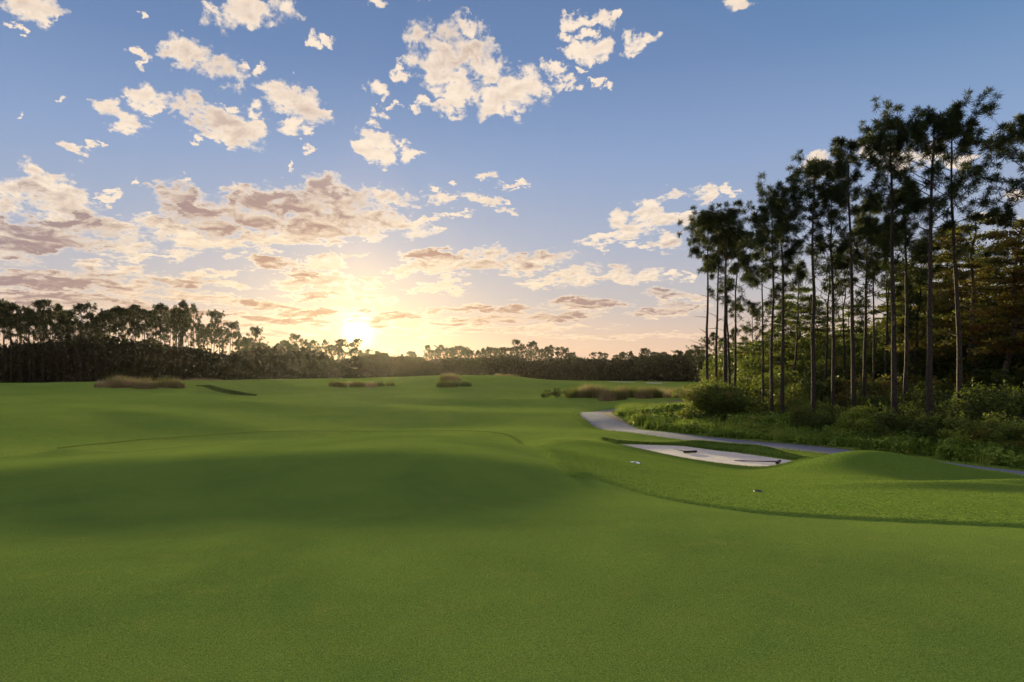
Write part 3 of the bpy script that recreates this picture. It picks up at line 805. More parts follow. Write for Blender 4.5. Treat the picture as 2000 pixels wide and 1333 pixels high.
# ---------------------------------------------------------------- pines
def pine_data(seed, H, r0, crown=.42, spread=2.4, limbs=22, puffs=3, k=46, L=.34, w=.035, sides=7, bend=.35, stubs=5, limb_rise=.35, one_side=0.0, sub=True, cluster=0.0):
    r = np.random.default_rng(seed)
    n = 14
    zz = np.linspace(0, H, n)
    b = np.cumsum(r.normal(0, bend / 5, (n, 2)), 0); b -= b[0]; b *= (np.linspace(0, 1, n) ** .8)[:, None]
    P = np.stack([b[:, 0], b[:, 1], zz], 1)
    Rr = r0 * (1 - .80 * (zz / H) ** 1.15); Rr[0] *= 1.35; Rr[-1] = r0 * .08
    trunk = tube(P, Rr, sides)
    at = lambda z: np.array([np.interp(z, zz, P[:, 0]), np.interp(z, zz, P[:, 1]), z])
    lim, cen, dr = [], [], []
    zb = H * (1 - crown)
    for i in range(limbs):
        f = ((i + r.uniform(-.3, .3)) / limbs); f = min(max(f, 0), .985) ** .75
        z = zb + (H - zb) * f
        a = i * 2.399 + r.normal(0, .5)
        if one_side and r.random() < one_side: a = math.pi + r.normal(0, .7)
        prof = (math.sin(math.pi * min(1, .22 + .75 * f)) ** .7) if f < .75 else (1 - f) * 1.6 + .18
        ln = spread * prof * r.uniform(.55, 1.15)
        rise = (limb_rise + .55 * f + r.normal(0, .15)) * (.35 if f > .8 else 1)
        t = np.linspace(0, 1, 6)[:, None]
        d0 = np.array([math.cos(a), math.sin(a), rise])
        Q = at(z) + d0 * ln * t + np.array([0, 0, 1]) * ln * .28 * (t ** 2) + r.normal(0, .04 * ln, (6, 3)) * t
        rb = max(.012, np.interp(z, zz, Rr) * .38)
        lim.append(tube(Q, rb * (1 - .75 * t[:, 0]), 4))
        tips = [(Q[-1], nrm(Q[-1] - Q[-2])), (Q[4], nrm(Q[4] - Q[3]))]
        for j in range(puffs):
            s = r.integers(2, 5); p0 = Q[s]
            dd = nrm(np.array([math.cos(a), math.sin(a), .3]) * .7 + r.normal(0, .6, 3) + np.array([0, 0, .25]))
            l2 = ln * r.uniform(.22, .48)
            p1 = p0 + dd * l2
            if sub: lim.append(tube(np.stack([p0, p0 + dd * l2 * .55 + [0, 0, -.03], p1]), [rb * .38, rb * .28, .008], 3))
            tips.append((p1, dd))
            if r.random() < .5: tips.append((p0 + dd * l2 * .6 + r.normal(0, .12, 3), dd))
        for p, d in tips:
            cen.append(p); dr.append(d)
    cen.append(at(H)); dr.append(np.array([0, 0, 1.]))
    for j in range(7):
        a = j * 2.4; q_ = at(H * (1 - .012 * (j + 1))); e_ = q_ + np.array([math.cos(a), math.sin(a), .6]) * spread * (.10 + .035 * j)
        lim.append(tube(np.stack([q_, (q_ + e_) / 2, e_]), [.018, .012, .006], 3)); cen.append(e_); dr.append(nrm(e_ - q_))
    for i in range(stubs):
        z = H * r.uniform(.35, 1 - crown + .06); a = r.uniform(0, 6.28); ln = r.uniform(.4, 1.5)
        t = np.linspace(0, 1, 4)[:, None]
        Q = at(z) + np.array([math.cos(a), math.sin(a), r.uniform(.0, .6)]) * ln * t + r.normal(0, .05, (4, 3)) * t
        lim.append(tube(Q, .028 * (1 - .8 * t[:, 0]), 3))
    cen = np.array(cen); dr = np.array(dr)
    keep_ = r.random(len(cen)) < .9; cen = cen[keep_]; dr = dr[keep_]
    if cluster: cen = np.concatenate([cen, cen + r.normal(0, cluster, cen.shape)]); dr = np.concatenate([dr, dr])
    fol = needles(r, cen, dr * .55 + np.array([0, 0, .15]), k, L, w, .85)
    return trunk, joined(lim), fol

def crown_mesh(lim, fol, m_limb, m_leaf):
    """limbs and foliage of one crown, each with its own material"""
    v, q = joined([lim, fol])
    me = mesh_np('crown', v, q, m_limb); me.materials.append(m_leaf)
    mi = np.zeros(len(q), dtype=np.int32); mi[len(lim[1]):] = 1
    me.polygons.foreach_set('material_index', mi)
    return me

def tree_thing(kind, meshes, loc, rz, mats, tilt=(0, 0)):
    root = empty(kind, loc, rz)
    root.rotation_euler = (tilt[0], tilt[1], rz)
    for nm, me in meshes: link(nm, me, root)
    return root

def build_meshes(data, mats, names=('trunk', 'branches', 'crown')):
    return [('trunk', mesh_np('trunk', *data[0], mats[0], smooth=True)), ('crown', crown_mesh(data[1], data[2], mats[1], mats[2]))]

def copy_thing(root, loc, rz, scale=1.0):
    r2 = root.copy(); C.objects.link(r2); r2.location = loc; r2.rotation_euler = (0, 0, rz); r2.scale = (scale,) * 3 if np.ndim(scale) == 0 else scale
    for ch in list(root.children):
        c2 = ch.copy(); C.objects.link(c2); c2.parent = r2
    return r2

def at_px(px, Y, dz=0.0):
    X = (px - 1000) / F * Y
    return (X, Y, put_z(X, Y) + dz)

ORD = ['first', 'second', 'third', 'fourth', 'fifth', 'sixth', 'seventh', 'eighth', 'ninth', 'tenth', 'eleventh', 'twelfth', 'thirteenth', 'fourteenth', 'fifteenth',
       'sixteenth', 'seventeenth', 'eighteenth', 'nineteenth', 'twentieth', 'twenty-first', 'twenty-second', 'twenty-third', 'twenty-fourth', 'twenty-fifth', 'twenty-sixth',
       'twenty-seventh', 'twenty-eighth', 'twenty-ninth', 'thirtieth', 'thirty-first', 'thirty-second', 'thirty-third', 'thirty-fourth', 'thirty-fifth', 'thirty-sixth',
       'thirty-seventh', 'thirty-eighth', 'thirty-ninth', 'fortieth', 'forty-first', 'forty-second', 'forty-third', 'forty-fourth', 'forty-fifth']

# ---- the tall pines at the edge of the wood, one by one:
# column, top row, distance, trunk radius, crown share, spread, limbs, puffs, lean, label
TALL = [
 (1383, 395, 50, .13, .26, 2.0, 24, 4, 0.0, 'outermost tall pine with bare trunk, standing closest to the fairway'),
 (1399, 405, 52, .12, .34, 1.8, 24, 4, 0.0, 'slim tall pine just behind the outermost trunk of the grove'),
 (1417, 393, 49, .17, .36, 2.1, 28, 4, 0.0, 'thickest trunk in the outermost clump of pines beside the fairway'),
 (1425, 440, 53, .11, .50, 1.7, 22, 4, .01, 'thin pine pressed against the thickest trunk of the outer clump'),
 (1435, 428, 50, .11, .52, 2.4, 30, 4, .015, 'inner pine of the outer clump with low branches over open sky'),
 (1491, 425, 46, .09, .42, 1.6, 20, 3, 0.0, 'thin pine between the outer clump and the taller grove'),
 (1507, 372, 43, .12, .50, 2.0, 28, 3, 0.0, 'dark pine rising before the step up in the grove'),
 (1528, 338, 42, .13, .48, 2.2, 30, 4, 0.0, 'pine with dense dark crown, first of the taller rank'),
 (1588, 293, 40, .15, .40, 2.1, 30, 4, -.003, 'pine with flat-topped crown against a pink cloud'),
 (1628, 335, 41, .13, .44, 1.7, 24, 3, 0.0, 'narrow pine between two broader flat-topped crowns'),
 (1668, 249, 39, .14, .42, 2.3, 30, 3, -.012, 'tall airy pine with fine see-through crown'),
 (1688, 400, 42, .13, .44, 1.9, 26, 4, .02, 'shorter pine with leaning trunk under the airy crown'),
 (1707, 352, 44, .08, .40, 1.4, 20, 3, 0.0, 'thinnest trunk standing among the tall pines'),
 (1730, 420, 46, .09, .40, 1.7, 22, 4, 0.0, 'short slender pine tucked behind the wide twin crowns'),
 (1746, 208, 36, .16, .46, 2.4, 34, 4, -.006, 'very tall pine with layered dark crown reaching low'),
 (1766, 335, 38, .14, .46, 1.8, 28, 4, .006, 'lower bushy crowned pine close behind the very tall layered one'),
 (1815, 190, 34, .17, .46, 2.7, 34, 4, .003, 'tallest pine of the grove with wide forking upper limbs'),
 (1875, 211, 34, .15, .52, 2.6, 34, 3, .002, 'tall pine with one long low limb reaching outward'),
 (2018, 196, 33, .16, .50, 2.6, 32, 4, 0.0, 'pine cut by the frame edge, branches reaching inward'),
]
for i, (px, top, Y, r0, cr, sp, nl, npf, lean, lab) in enumerate(TALL):
    x, y, z = at_px(px, Y)
    H = CZ + (HY - top) / F * Y - z
    fine = dict(k=62, L=.34, w=.024, cluster=.15)
    cr *= .82; nl = int(nl * .70); npf = max(2, npf - 1)
    H -= 1.0
    d = pine_data(140 + i, H, r0, cr, sp, nl, npf, stubs=7, one_side=(.55 if i == 18 else 0), bend=.28, **fine)
    meshes = build_meshes(d, (M_BARK, M_BARK if px > 1600 else M_BARK, M_NEEDLE))
    root = tree_thing('pine_tree', meshes, (x, y, z - .05), 0.0, None, tilt=(0, lean))
    tag(root, lab, 'pine tree', 'tall pines at the edge of the wood')

# ---- model pines for the rest
proto = []
for i in range(8):
    d = pine_data(300 + i, 14.0, .15, [.36, .42, .30, .5, .38, .45, .34, .55][i], [2.2, 1.9, 2.5, 1.8, 2.4, 2.0, 2.7, 1.7][i], 15, 2, k=24, L=.62, w=.11, sides=5, sub=False, bend=.4, stubs=4)
    proto.append(build_meshes(d, (M_BARK_FAR, M_BARK_FAR, M_NEEDLE_FAR)))
near_proto = []
for i in range(5):
    d = pine_data(400 + i, 12.0, .11, [.45, .55, .5, .6, .4][i], [2.2, 1.9, 2.4, 1.8, 2.4][i], 15, 2, k=40, L=.44, w=.045, sides=5, bend=.5, stubs=5)
    near_proto.append(build_meshes(d, (M_BARK, M_BARK, M_NEEDLE)))

def place(kind, meshes, px, Y, top, H0, rz=None, wide=1.0, dz=-.1):
    x, y, z = at_px(px, Y)
    H = CZ + (HY - top) / F * Y - z
    s = H / H0
    root = empty(kind, (x, y, z + dz), random.uniform(0, 6.28) if rz is None else rz)
    root.scale = (s * wide, s * wide, s)
    for nm, me in meshes: link(nm, me, root)
    return root

def skyline(pts):
    xs, ys = zip(*pts); return lambda px: float(np.interp(px, xs, ys))

# ---- far tree lines: (from, to, distance, rows, spacing, skyline, phrase, group)
LEFT_TOP = skyline([(-200, 610), (0, 592), (20, 590), (45, 612), (70, 592), (95, 615), (120, 600), (150, 612), (185, 618), (215, 608), (250, 600), (300, 602), (330, 608), (370, 605),
                    (390, 640), (415, 628), (440, 648), (475, 655), (500, 660), (530, 672), (552, 660), (575, 672), (600, 678)])
MID_TOP = skyline([(600, 676), (640, 674), (700, 674), (712, 700), (740, 682), (770, 700), (800, 688), (825, 695), (835, 676), (860, 680), (900, 676), (940, 678), (1000, 675), (1030, 680),
                   (1075, 674), (1110, 682), (1125, 700), (1160, 694), (1185, 692), (1200, 700), (1225, 684), (1250, 690), (1290, 702), (1320, 690), (1360, 682), (1400, 672), (1450, 660)])
sections = [
 (-60, 185, 'left of the wide tan clump', 150),
 (185, 352, 'behind the wide tan clump', 152),
 (352, 480, 'above the shadowed fairway cut', 165),
 (480, 610, 'stepping down toward the sun', 200),
 (610, 760, 'right below the sun', 285),
 (760, 905, 'between sun and raised clump', 300),
 (905, 1110, 'behind the highest fairway crest', 300),
 (1110, 1250, 'above the far flat fairway', 305),
 (1250, 1372, 'nearest the tall pine grove', 280),
]
TREELINE = []
def tree_row(depth, step, back):
    for (a, b, phrase, Y0) in sections:
        px = a + step * .3; kk = 0
        st = step * (150 / Y0) ** .35
        while px < b:
            Y = Y0 + depth + random.uniform(-6, 6) * (Y0 / 150)
            topf = LEFT_TOP(px) if px < 600 else MID_TOP(px)
            top = topf + (random.choice([-16, -8, -3, 2, 6, 12, 18]) if not back else random.uniform(0, 22)) * (1 if px < 600 else .6)
            pr = proto[random.randrange(8)]
            root = place('pine_tree', pr, px + random.uniform(-.3, .3) * st, Y, top, 14.0, wide=random.uniform(.65, 1.1) * (1.0 if px < 480 else 1.15))
            if not back:
                lab = f'{ORD[kk]} front pine from the left in the tree line {phrase}'
            else:
                lab = f'half hidden pine in the back of the tree line, {phrase}'
            tag(root, lab, 'pine tree', ('front row pines ' if not back else 'hidden back pines ') + phrase)
            px += st * random.uniform(.75, 1.25); kk += 1
tree_row(0, 15, False)
tree_row(16, 14, True)

# dark undergrowth closing the far tree lines below their crowns
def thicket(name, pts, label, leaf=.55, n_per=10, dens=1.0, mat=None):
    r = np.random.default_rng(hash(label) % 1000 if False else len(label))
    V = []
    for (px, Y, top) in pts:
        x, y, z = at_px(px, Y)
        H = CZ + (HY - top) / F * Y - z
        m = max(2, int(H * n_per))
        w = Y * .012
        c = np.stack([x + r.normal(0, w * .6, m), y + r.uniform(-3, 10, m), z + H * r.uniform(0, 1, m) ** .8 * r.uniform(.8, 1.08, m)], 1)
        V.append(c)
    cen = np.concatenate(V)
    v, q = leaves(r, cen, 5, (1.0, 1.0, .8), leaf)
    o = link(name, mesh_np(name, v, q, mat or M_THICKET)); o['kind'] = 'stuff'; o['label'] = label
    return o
pts = []
for px in np.arange(-120, 620, 3.0):
    Y = np.interp(px, [0, 350, 480, 610], [158, 160, 172, 208])
    top = LEFT_TOP(px) * .5 + np.interp(px, [-120, 200, 380, 600], [672, 680, 690, 698]) * .5 + random.uniform(-6, 6)
    top = np.interp(px, [-120, 200, 360, 430, 600], [678, 680, 692, 692, 700]) + random.uniform(-8, 6) - 17 * float(vnoise(px, 0, .022, 5)) - 6
    for dY in (0, 12, 24): pts.append((px, Y + dY, top + dY * .15))
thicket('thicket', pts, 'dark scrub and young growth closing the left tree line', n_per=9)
pts = []
for px in np.arange(600, 1420, 2.4):
    Y = np.interp(px, [600, 700, 1250, 1400], [215, 300, 305, 270])
    top = np.interp(px, [600, 700, 900, 1100, 1200, 1400], [698, 705, 708, 704, 706, 698]) + random.uniform(-4, 3) - 7 * float(vnoise(px, 0, .03, 6))
    for dY in (0, 14, 30): pts.append((px, Y + dY, top))
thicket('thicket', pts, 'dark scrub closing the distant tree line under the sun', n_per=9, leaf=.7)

# ---------------------------------------------------------------- shrubs
def shrub_data(seed, H, W, lobes=22, k=90, leaf=.075, gaps=.2, upright=.0):
    r = np.random.default_rng(seed)
    cen = []; st = []
    for i in range(lobes):
        a = r.uniform(0, 6.28); rr = W * .5 * math.sqrt(r.uniform(0, 1)); h = H * r.uniform(.28, 1.0) * (1 - .35 * (rr / (W * .5)) ** 2)
        p = np.array([math.cos(a) * rr, math.sin(a) * rr, h]); cen.append(p)
        b0 = np.array([math.cos(a) * rr * .12, math.sin(a) * rr * .12, 0])
        t = np.linspace(0, 1, 5)[:, None]
        Q = b0 + (p - b0) * t + np.array([0, 0, .12 * H]) * (t * (1 - t)) + r.normal(0, .03 * H, (5, 3)) * t * (1 - t) * 2
        st.append(tube(Q, (.012 + .006 * H) * (1 - .7 * t[:, 0]), 4))
        for _ in range(2):
            c2 = p + r.normal(0, .22, 3) * [W * .5, W * .5, H * .3]; c2[2] = max(c2[2], .15 * H); cen.append(c2)
            st.append(tube(np.stack([Q[3], (Q[3] + c2) / 2 + [0, 0, .05], c2]), [.012, .009, .004], 3))
    cen = np.array(cen)
    sz = r.uniform(.6, 1.25, (len(cen), 1)) * np.array([[.17 * W, .17 * W, .11 * H + .07]]) 
    fol = leaves(r, cen, k, sz, leaf, flat=.25)
    # loose sprigs beyond the outline
    d = nrm(r.normal(0, 1, (lobes * 2, 3)) + [0, 0, .6]); tipc = cen[r.integers(0, len(cen), lobes * 2)] + d * .16 * (W + H) * .5
    fol2 = leaves(r, tipc, 12, (.10, .10, .16), leaf)
    return joined(st), joined([fol, fol2])
SHRUB_MATS = [M_OLIVE, M_DARK, M_BRIGHT, M_RUSSET]
shrubs = {}
for mi, mt in enumerate(SHRUB_MATS):
    for v in range(3):
        d = shrub_data(500 + mi * 10 + v, 2.6, [2.6, 2.0, 3.2][v], lobes=[20, 16, 24][v], k=70, leaf=.075)
        shrubs[(mi, v)] = [('stem', mesh_np('stem', *d[0], M_BARK_PALE, smooth=True)), ('foliage', mesh_np('foliage', *d[1], mt))]

def put_shrub(px, Y, top, mi, v, wide=1.0, lab=None, grp=None):
    root = place('shrub', shrubs[(mi, v)], px, Y, top, 2.6, wide=wide)
    tag(root, lab, 'shrub', grp)
    return root

# the big bush at the corner of the wood
d = shrub_data(777, 3.3, 3.9, lobes=52, k=150, leaf=.085)
x, y, z = at_px(1400, 46)
root = empty('shrub', (x, y, z - .1))
link('stem', mesh_np('stem', *d[0], M_BARK_PALE, smooth=True), root); link('foliage', mesh_np('foliage', *d[1], M_OLIVE), root)
tag(root, 'large round olive green bush at the corner of the wood', 'shrub', 'shrubs along the wood edge')

SH_NAMES = ['olive green', 'dark green', 'yellow green', 'russet brown']
# wood edge shrubs: rows of them from the corner bush towards the viewer's side of the wood
def shrub_row(Yfun, topfun, a, b, step, mix, where, grp):
    px = a; cnt = {}
    while px < b:
        Y = Yfun(px) + random.uniform(-1.5, 1.5)
        mi = random.choice(mix); cnt[mi] = cnt.get(mi, 0) + 1
        put_shrub(px, Y, topfun(px) + random.uniform(-12, 12), mi, random.randrange(3), random.uniform(.9, 1.25),
                  f'{ORD[cnt[mi]-1]} {SH_NAMES[mi]} shrub from the corner bush, {where}', grp)
        px += step * random.uniform(.7, 1.3)
f_y = lambda k: (lambda px: np.interp(px, [1340, 1500, 1700, 2000, 2300], [50, 40, 33, 27, 23]) + k)
shrub_row(f_y(2), skyline([(1440, 792), (1600, 792), (1800, 796), (2000, 805), (2200, 805)]), 1445, 2150, 42, [0, 0, 1, 2], 'low front row by the path', 'low front row shrubs')
shrub_row(f_y(6), skyline([(1440, 772), (1600, 765), (1800, 762), (2000, 765), (2200, 765)]), 1452, 2180, 46, [0, 1, 1, 2], 'between the trunks of the pines', 'shrubs between the pine trunks')
shrub_row(f_y(12), skyline([(1440, 745), (1600, 735), (1800, 725), (2000, 712), (2200, 700)]), 1450, 2200, 40, [0, 0, 1, 1, 3], 'middle row among the trunks', 'middle row shrubs')
shrub_row(f_y(18), skyline([(1440, 722), (1600, 700), (1800, 668), (2000, 645), (2200, 630)]), 1435, 2250, 40, [0, 1, 1, 3], 'tall row behind the trunks', 'tall row shrubs')
shrub_row(f_y(28), skyline([(1420, 708), (1500, 685), (1600, 662), (1800, 628), (2000, 590), (2200, 570)]), 1420, 2250, 44, [0, 1, 1, 3], 'highest row deep in the wood', 'deep wood shrubs')

# ---------------------------------------------------------------- trees inside the wood
def cypress_data(seed, H, r0, spread, tiers=26, k=130, leaf=.07):
    r = np.random.default_rng(seed)
    n = 12; zz = np.linspace(0, H, n)
    b = np.cumsum(r.normal(0, .12, (n, 2)), 0); b -= b[0]
    P = np.stack([b[:, 0], b[:, 1], zz], 1)
    Rr = r0 * (1 - .85 * (zz / H)); Rr[0] *= 1.8; Rr[1] *= 1.15
    at = lambda z: np.array([np.interp(z, zz, P[:, 0]), np.interp(z, zz, P[:, 1]), z])
    lim, cen, rad = [], [], []
    for i in range(tiers):
        f = (i + r.uniform(-.4, .4)) / tiers; z = H * (.34 + .65 * np.clip(f, 0, .99)); a = i * 2.4 + r.normal(0, .4)
        ln = spread * (1.05 - .75 * f) * r.uniform(.6, 1.15)
        t = np.linspace(0, 1, 6)[:, None]
        Q = at(z) + np.array([math.cos(a), math.sin(a), .12]) * ln * t + np.array([0, 0, .3]) * t * (1 - t) * ln * .6 + r.normal(0, .05 * ln, (6, 3)) * t
        rb = max(.012, np.interp(z, zz, Rr) * .4)
        lim.append(tube(Q, rb * (1 - .8 * t[:, 0]), 4))
        for j in range(5):
            s = r.integers(1, 6); dd = np.array([math.cos(a + r.normal(0, .8)), math.sin(a + r.normal(0, .8)), r.normal(.12, .25)])
            p = Q[s] + dd * ln * r.uniform(.1, .32)
            lim.append(tube(np.stack([Q[s], (Q[s] + p) / 2 + [0, 0, .04], p]), [.014, .01, .004], 3))
            cen.append(p); rad.append([.15 * spread + .18, .15 * spread + .10, .16])
    fol = leaves(r, np.array(cen), k // 2, np.array(rad) * r.uniform(.7, 1.3, (len(rad), 1)), leaf, flat=.35)
    return tube(P, Rr, 8), joined(lim), fol
cyp = [build_meshes(cypress_data(600 + i, 11.0, .17, [2.6, 2.2, 3.0, 2.4][i], leaf=.09), (M_BARK_PALE, M_BARK, M_RUST)) for i in range(4)]
cyg = [build_meshes(cypress_data(620 + i, 10.0, .12, [2.4, 2.0, 2.8][i], tiers=22, leaf=.09), (M_BARK_PALE, M_BARK, M_OLIVE)) for i in range(3)]

def wood_tree(kind, meshes, H0, px, Y, top, lab, cat, grp, wide=1.0):
    root = place(kind, meshes, px, Y, top, H0, wide=wide); tag(root, lab, cat, grp); return root
CYP = [(1790, 52, 520, 0), (1850, 48, 470, 1), (1905, 44, 415, 2), (1955, 41, 425, 3), (2005, 40, 400, 0), (1880, 56, 520, 1), (1930, 54, 500, 2), (2060, 42, 430, 3), (1820, 60, 560, 2), (1980, 58, 500, 0), (1735, 60, 590, 3), (1600, 62, 640, 1)]
for k_, (px, Y, top, v) in enumerate(CYP):
    wood_tree('cypress_tree', cyp[v], 11.0, px, Y, top, f'{ORD[k_]} rust brown cypress with flat layered branches in the wood', 'cypress tree', 'rust brown cypresses in the wood', 1.1)
CYG = [(1482, 62, 640, 0), (1520, 60, 590, 1), (1558, 58, 555, 2), (1612, 56, 575, 0), (1655, 58, 590, 2), (1718, 56, 560, 0), (1762, 54, 530, 1), (1800, 50, 490, 2), (1840, 62, 520, 0), (1450, 70, 655, 1), (1425, 74, 664, 2)]
for k_, (px, Y, top, v) in enumerate(CYG):
    wood_tree('broadleaf_tree', cyg[v], 10.0, px, Y, top, f'{ORD[k_]} slender green tree with airy layers between the pine trunks', 'tree', 'slender green trees in the wood', 1.05)
NP = [(1470, 60, 600, 0), (1545, 52, 520, 2), (1612, 48, 480, 4), (1650, 50, 500, 0), (1722, 48, 500, 2), (1785, 46, 470, 3), (1835, 52, 450, 4), (1472, 72, 640, 2),
      (1400, 80, 650, 1), (1432, 84, 640, 3), (1380, 95, 664, 0), (1365, 120, 676, 2), (1408, 110, 662, 4), (1590, 70, 600, 0), (1900, 64, 500, 2), (1970, 62, 480, 4), (1510, 78, 590, 4), (1545, 84, 590, 1)]
for k_, (px, Y, top, v) in enumerate(NP):
    wood_tree('pine_tree', near_proto[v], 12.0, px, Y, top, f'{ORD[k_]} shorter pine standing behind the tall trunks of the grove', 'pine tree', 'shorter pines inside the wood')

pts = []
for px in np.arange(1425, 3400, 6.5):
    top = np.interp(px, [1425, 1440, 1500, 1700, 2000, 2350], [722, 708, 680, 655, 600, 575]) + random.uniform(-16, 12)
    for Y in (72, 82, 95): pts.append((px, Y, top + (Y - 72) * .3))
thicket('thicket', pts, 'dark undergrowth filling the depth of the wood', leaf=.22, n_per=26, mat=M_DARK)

# woodland floor
sx = np.interp(flatY, PATH[::-1, 1], PATH[::-1, 0])
wood_in = ((flatX > np.where(flatY < 66, np.interp(flatY, [-6, 4, 12, 19, 24, 28.2, 32.6, 36.4, 40, 45.5, 52.5, 60, 66], [23, 22, 20, 18.8, 17.9, 16.7, 14.9, 12.3, 9.9, 7.6, 6, 5.7, 7.6]) + 1.45,
                            np.where(flatY < 80, 9 + (flatY - 66) * 1.2, .285 * flatY))) & (flatY < 140) & (flatY > -8)).reshape(Xg.shape)
m, n, b, out = new_mat('leaf_litter')
geo = n.node('ShaderNodeNewGeometry').outputs['Position']
n.put(b.inputs['Base Color'], n.mix(n.noise(geo, 3.0, 6, .7), (.05, .038, .026), (.19, .15, .10))); b.inputs['Roughness'].default_value = .95
bm = n.node('ShaderNodeBump'); bm.inputs['Distance'].default_value = .04; n.put(bm.inputs['Height'], n.noise(geo, 14, 4, .7)); m.node_tree.links.new(bm.outputs[0], b.inputs['Normal'])
sheet('forest_floor', wood_in, Zg + .012, m, 'leaf litter and soil under the wood')

# leafy weeds between path and wood: nobody could count them
r = np.random.default_rng(31)
N = 5200
t = r.uniform(0, 1, N)
k0 = t * (len(PATH) - 1)
i0 = np.clip(k0.astype(int), 0, len(PATH) - 2); fr = (k0 - i0)[:, None]
pp = PATH[i0] * (1 - fr) + PATH[i0 + 1] * fr
tg = nrm(PATH[i0 + 1] - PATH[i0]); nn_ = np.stack([-tg[:, 1], tg[:, 0]], 1)
off = 1.75 + r.uniform(0, 1, N) ** 1.1 * 8.0
q = pp + nn_ * off[:, None]
keep = (q[:, 1] > 14) & (q[:, 1] < 80) & (q[:, 0] > 4) & (seg_dist(q[:, 0], q[:, 1], PATH)[0] > 1.85 + .35 * vnoise(q[:, 0], q[:, 1], 1.1, 9))
q = q[keep]; off = off[keep]
zq = land(q[:, 0], q[:, 1])
hh = np.clip(.34 + .17 * (off - 1.5) + .22 * vnoise(q[:, 0], q[:, 1], .5, 4), .12, 1.25)
hh = hh * (1 - .6 * smoothstep(q[:, 1], 50, 60))
cen = np.concatenate([np.stack([q[:, 0], q[:, 1], zq + hh * f], 1) for f in (.25, .6, .95)])
radc = np.repeat(np.stack([.26 + 0 * hh, .26 + 0 * hh, hh * .28], 1), 1, 0); radc = np.concatenate([radc, radc * .9, radc * .7])
cov_ = leaves(r, cen, 14, radc, .10, flat=.2)
b1 = q[r.random(len(q)) < .55]; bb = np.concatenate([b1 + r.normal(0, .2, b1.shape) for _ in range(15)])
gb = blades(r, np.stack([bb[:, 0], bb[:, 1], land(bb[:, 0], bb[:, 1])], 1), .95, .024, .5)
o = link('ground_cover', mesh_np('ground_cover', *joined([cov_, gb]), M_COVER)); o['kind'] = 'stuff'; o['label'] = 'leafy weeds and ferns between the path and the wood'

# ---------------------------------------------------------------- tall grass clumps on the course
def clump_mesh(name, pts, rad, h, n, mat, seed, w=.03, lean=.5):
    r = np.random.default_rng(seed)
    B = []; Hh = []
    for (x, y, s) in pts:
        m = int(n * s); a = r.uniform(0, 6.28, m); rr = rad * np.sqrt(r.uniform(0, 1, m)) * s
        X = x + np.cos(a) * rr; Y = y + np.sin(a) * rr
        B.append(np.stack([X, Y, land(X, Y) - .03], 1)); Hh.append(h * s * r.uniform(.35, 1.1, m) * (1 - .45 * (rr / (rad * s)) ** 2))
    B = np.concatenate(B); Hh = np.concatenate(Hh)
    return mesh_np(name, *blades(r, B, Hh, w, lean), mat)

def grass_island(line, count, rad, h, n, mats, label, seed, group_word, w=.04, thick=1.6):
    """a bed of tufts: each tuft a thing of its own"""
    r = np.random.default_rng(seed)
    L = smooth_curve(line, 10)
    for i in range(count):
        t = (i + .5) / count * (len(L) - 1); a = int(t); p = L[min(a, len(L) - 1)] + r.normal(0, 1, 2) * [.5, thick * .4]
        s = r.uniform(.75, 1.2)
        mt, word = mats[r.integers(0, len(mats))]
        me = clump_mesh('tall_grass', [(p[0], p[1], s)], rad, h, n, mt, seed * 100 + i, w=w)
        o = link('grass_tuft', me); o['kind'] = 'thing'
        tag(o, f'{ORD[i]} {word} grass tuft {label}', 'grass tuft', group_word)

TANS = [(M_TAN, 'tan feathery'), (M_TAN, 'pale straw'), (M_TANGREEN, 'brownish green')]
Px = lambda px, Y: ((px - 1000) / F * Y, Y)
grass_island([Px(205, 79), Px(260, 78.5), Px(345, 79)], 18, 1.1, 1.35, 620, TANS, 'along the wide clump below the left tree line', 11, 'tufts of the wide left clump', thick=2.5)
grass_island([Px(648, 97), Px(700, 96), Px(752, 97)], 12, .8, .95, 420, [(M_TANGREEN, 'brownish green'), (M_DARK, 'dark'), (M_TAN, 'tan')], 'along the low bed below the sun', 12, 'tufts of the bed below the sun', thick=2.0)
grass_island([Px(852, 97), Px(878, 96.5), Px(903, 97)], 8, .8, .95, 420, [(M_TANGREEN, 'brownish green'), (M_DARK, 'dark')], 'along the front of the raised bed', 13, 'tufts at the front of the raised bed', thick=1.0)
grass_island([Px(862, 106), Px(880, 105), Px(896, 106)], 5, .8, 1.3, 420, [(M_TANGREEN, 'brownish green'), (M_TAN, 'tan')], 'on top of the raised bed', 14, 'tufts on the raised bed', thick=1.0)
grass_island([Px(1135, 80), Px(1190, 77), Px(1250, 77.5), Px(1318, 81)], 26, 1.15, 1.75, 600, [(M_TAN, 'tan feathery'), (M_TAN, 'pinkish straw'), (M_TANGREEN, 'olive')], 'along the long bed beside the path bend', 15, 'tufts of the long bed', thick=2.6)
grass_island([Px(955, 124), Px(985, 122), Px(1010, 122)], 8, .8, .5, 160, [(M_TAN, 'tan'), (M_TANGREEN, 'olive')], 'on the highest crest of the fairway', 16, 'tufts on the fairway crest')
grass_island([Px(1342, 118), Px(1360, 116), Px(1385, 118)], 7, .9, 1.1, 200, [(M_TAN, 'reddish tan'), (M_TAN, 'tan')], 'far off at the corner of the wood', 17, 'far tufts at the wood corner')
grass_island([Px(350, 118), Px(430, 122), Px(560, 140)], 12, 1.3, .6, 200, [(M_TAN, 'tan'), (M_TANGREEN, 'brown')], 'low along the foot of the left tree line', 18, 'low tufts at the tree line foot', thick=3)
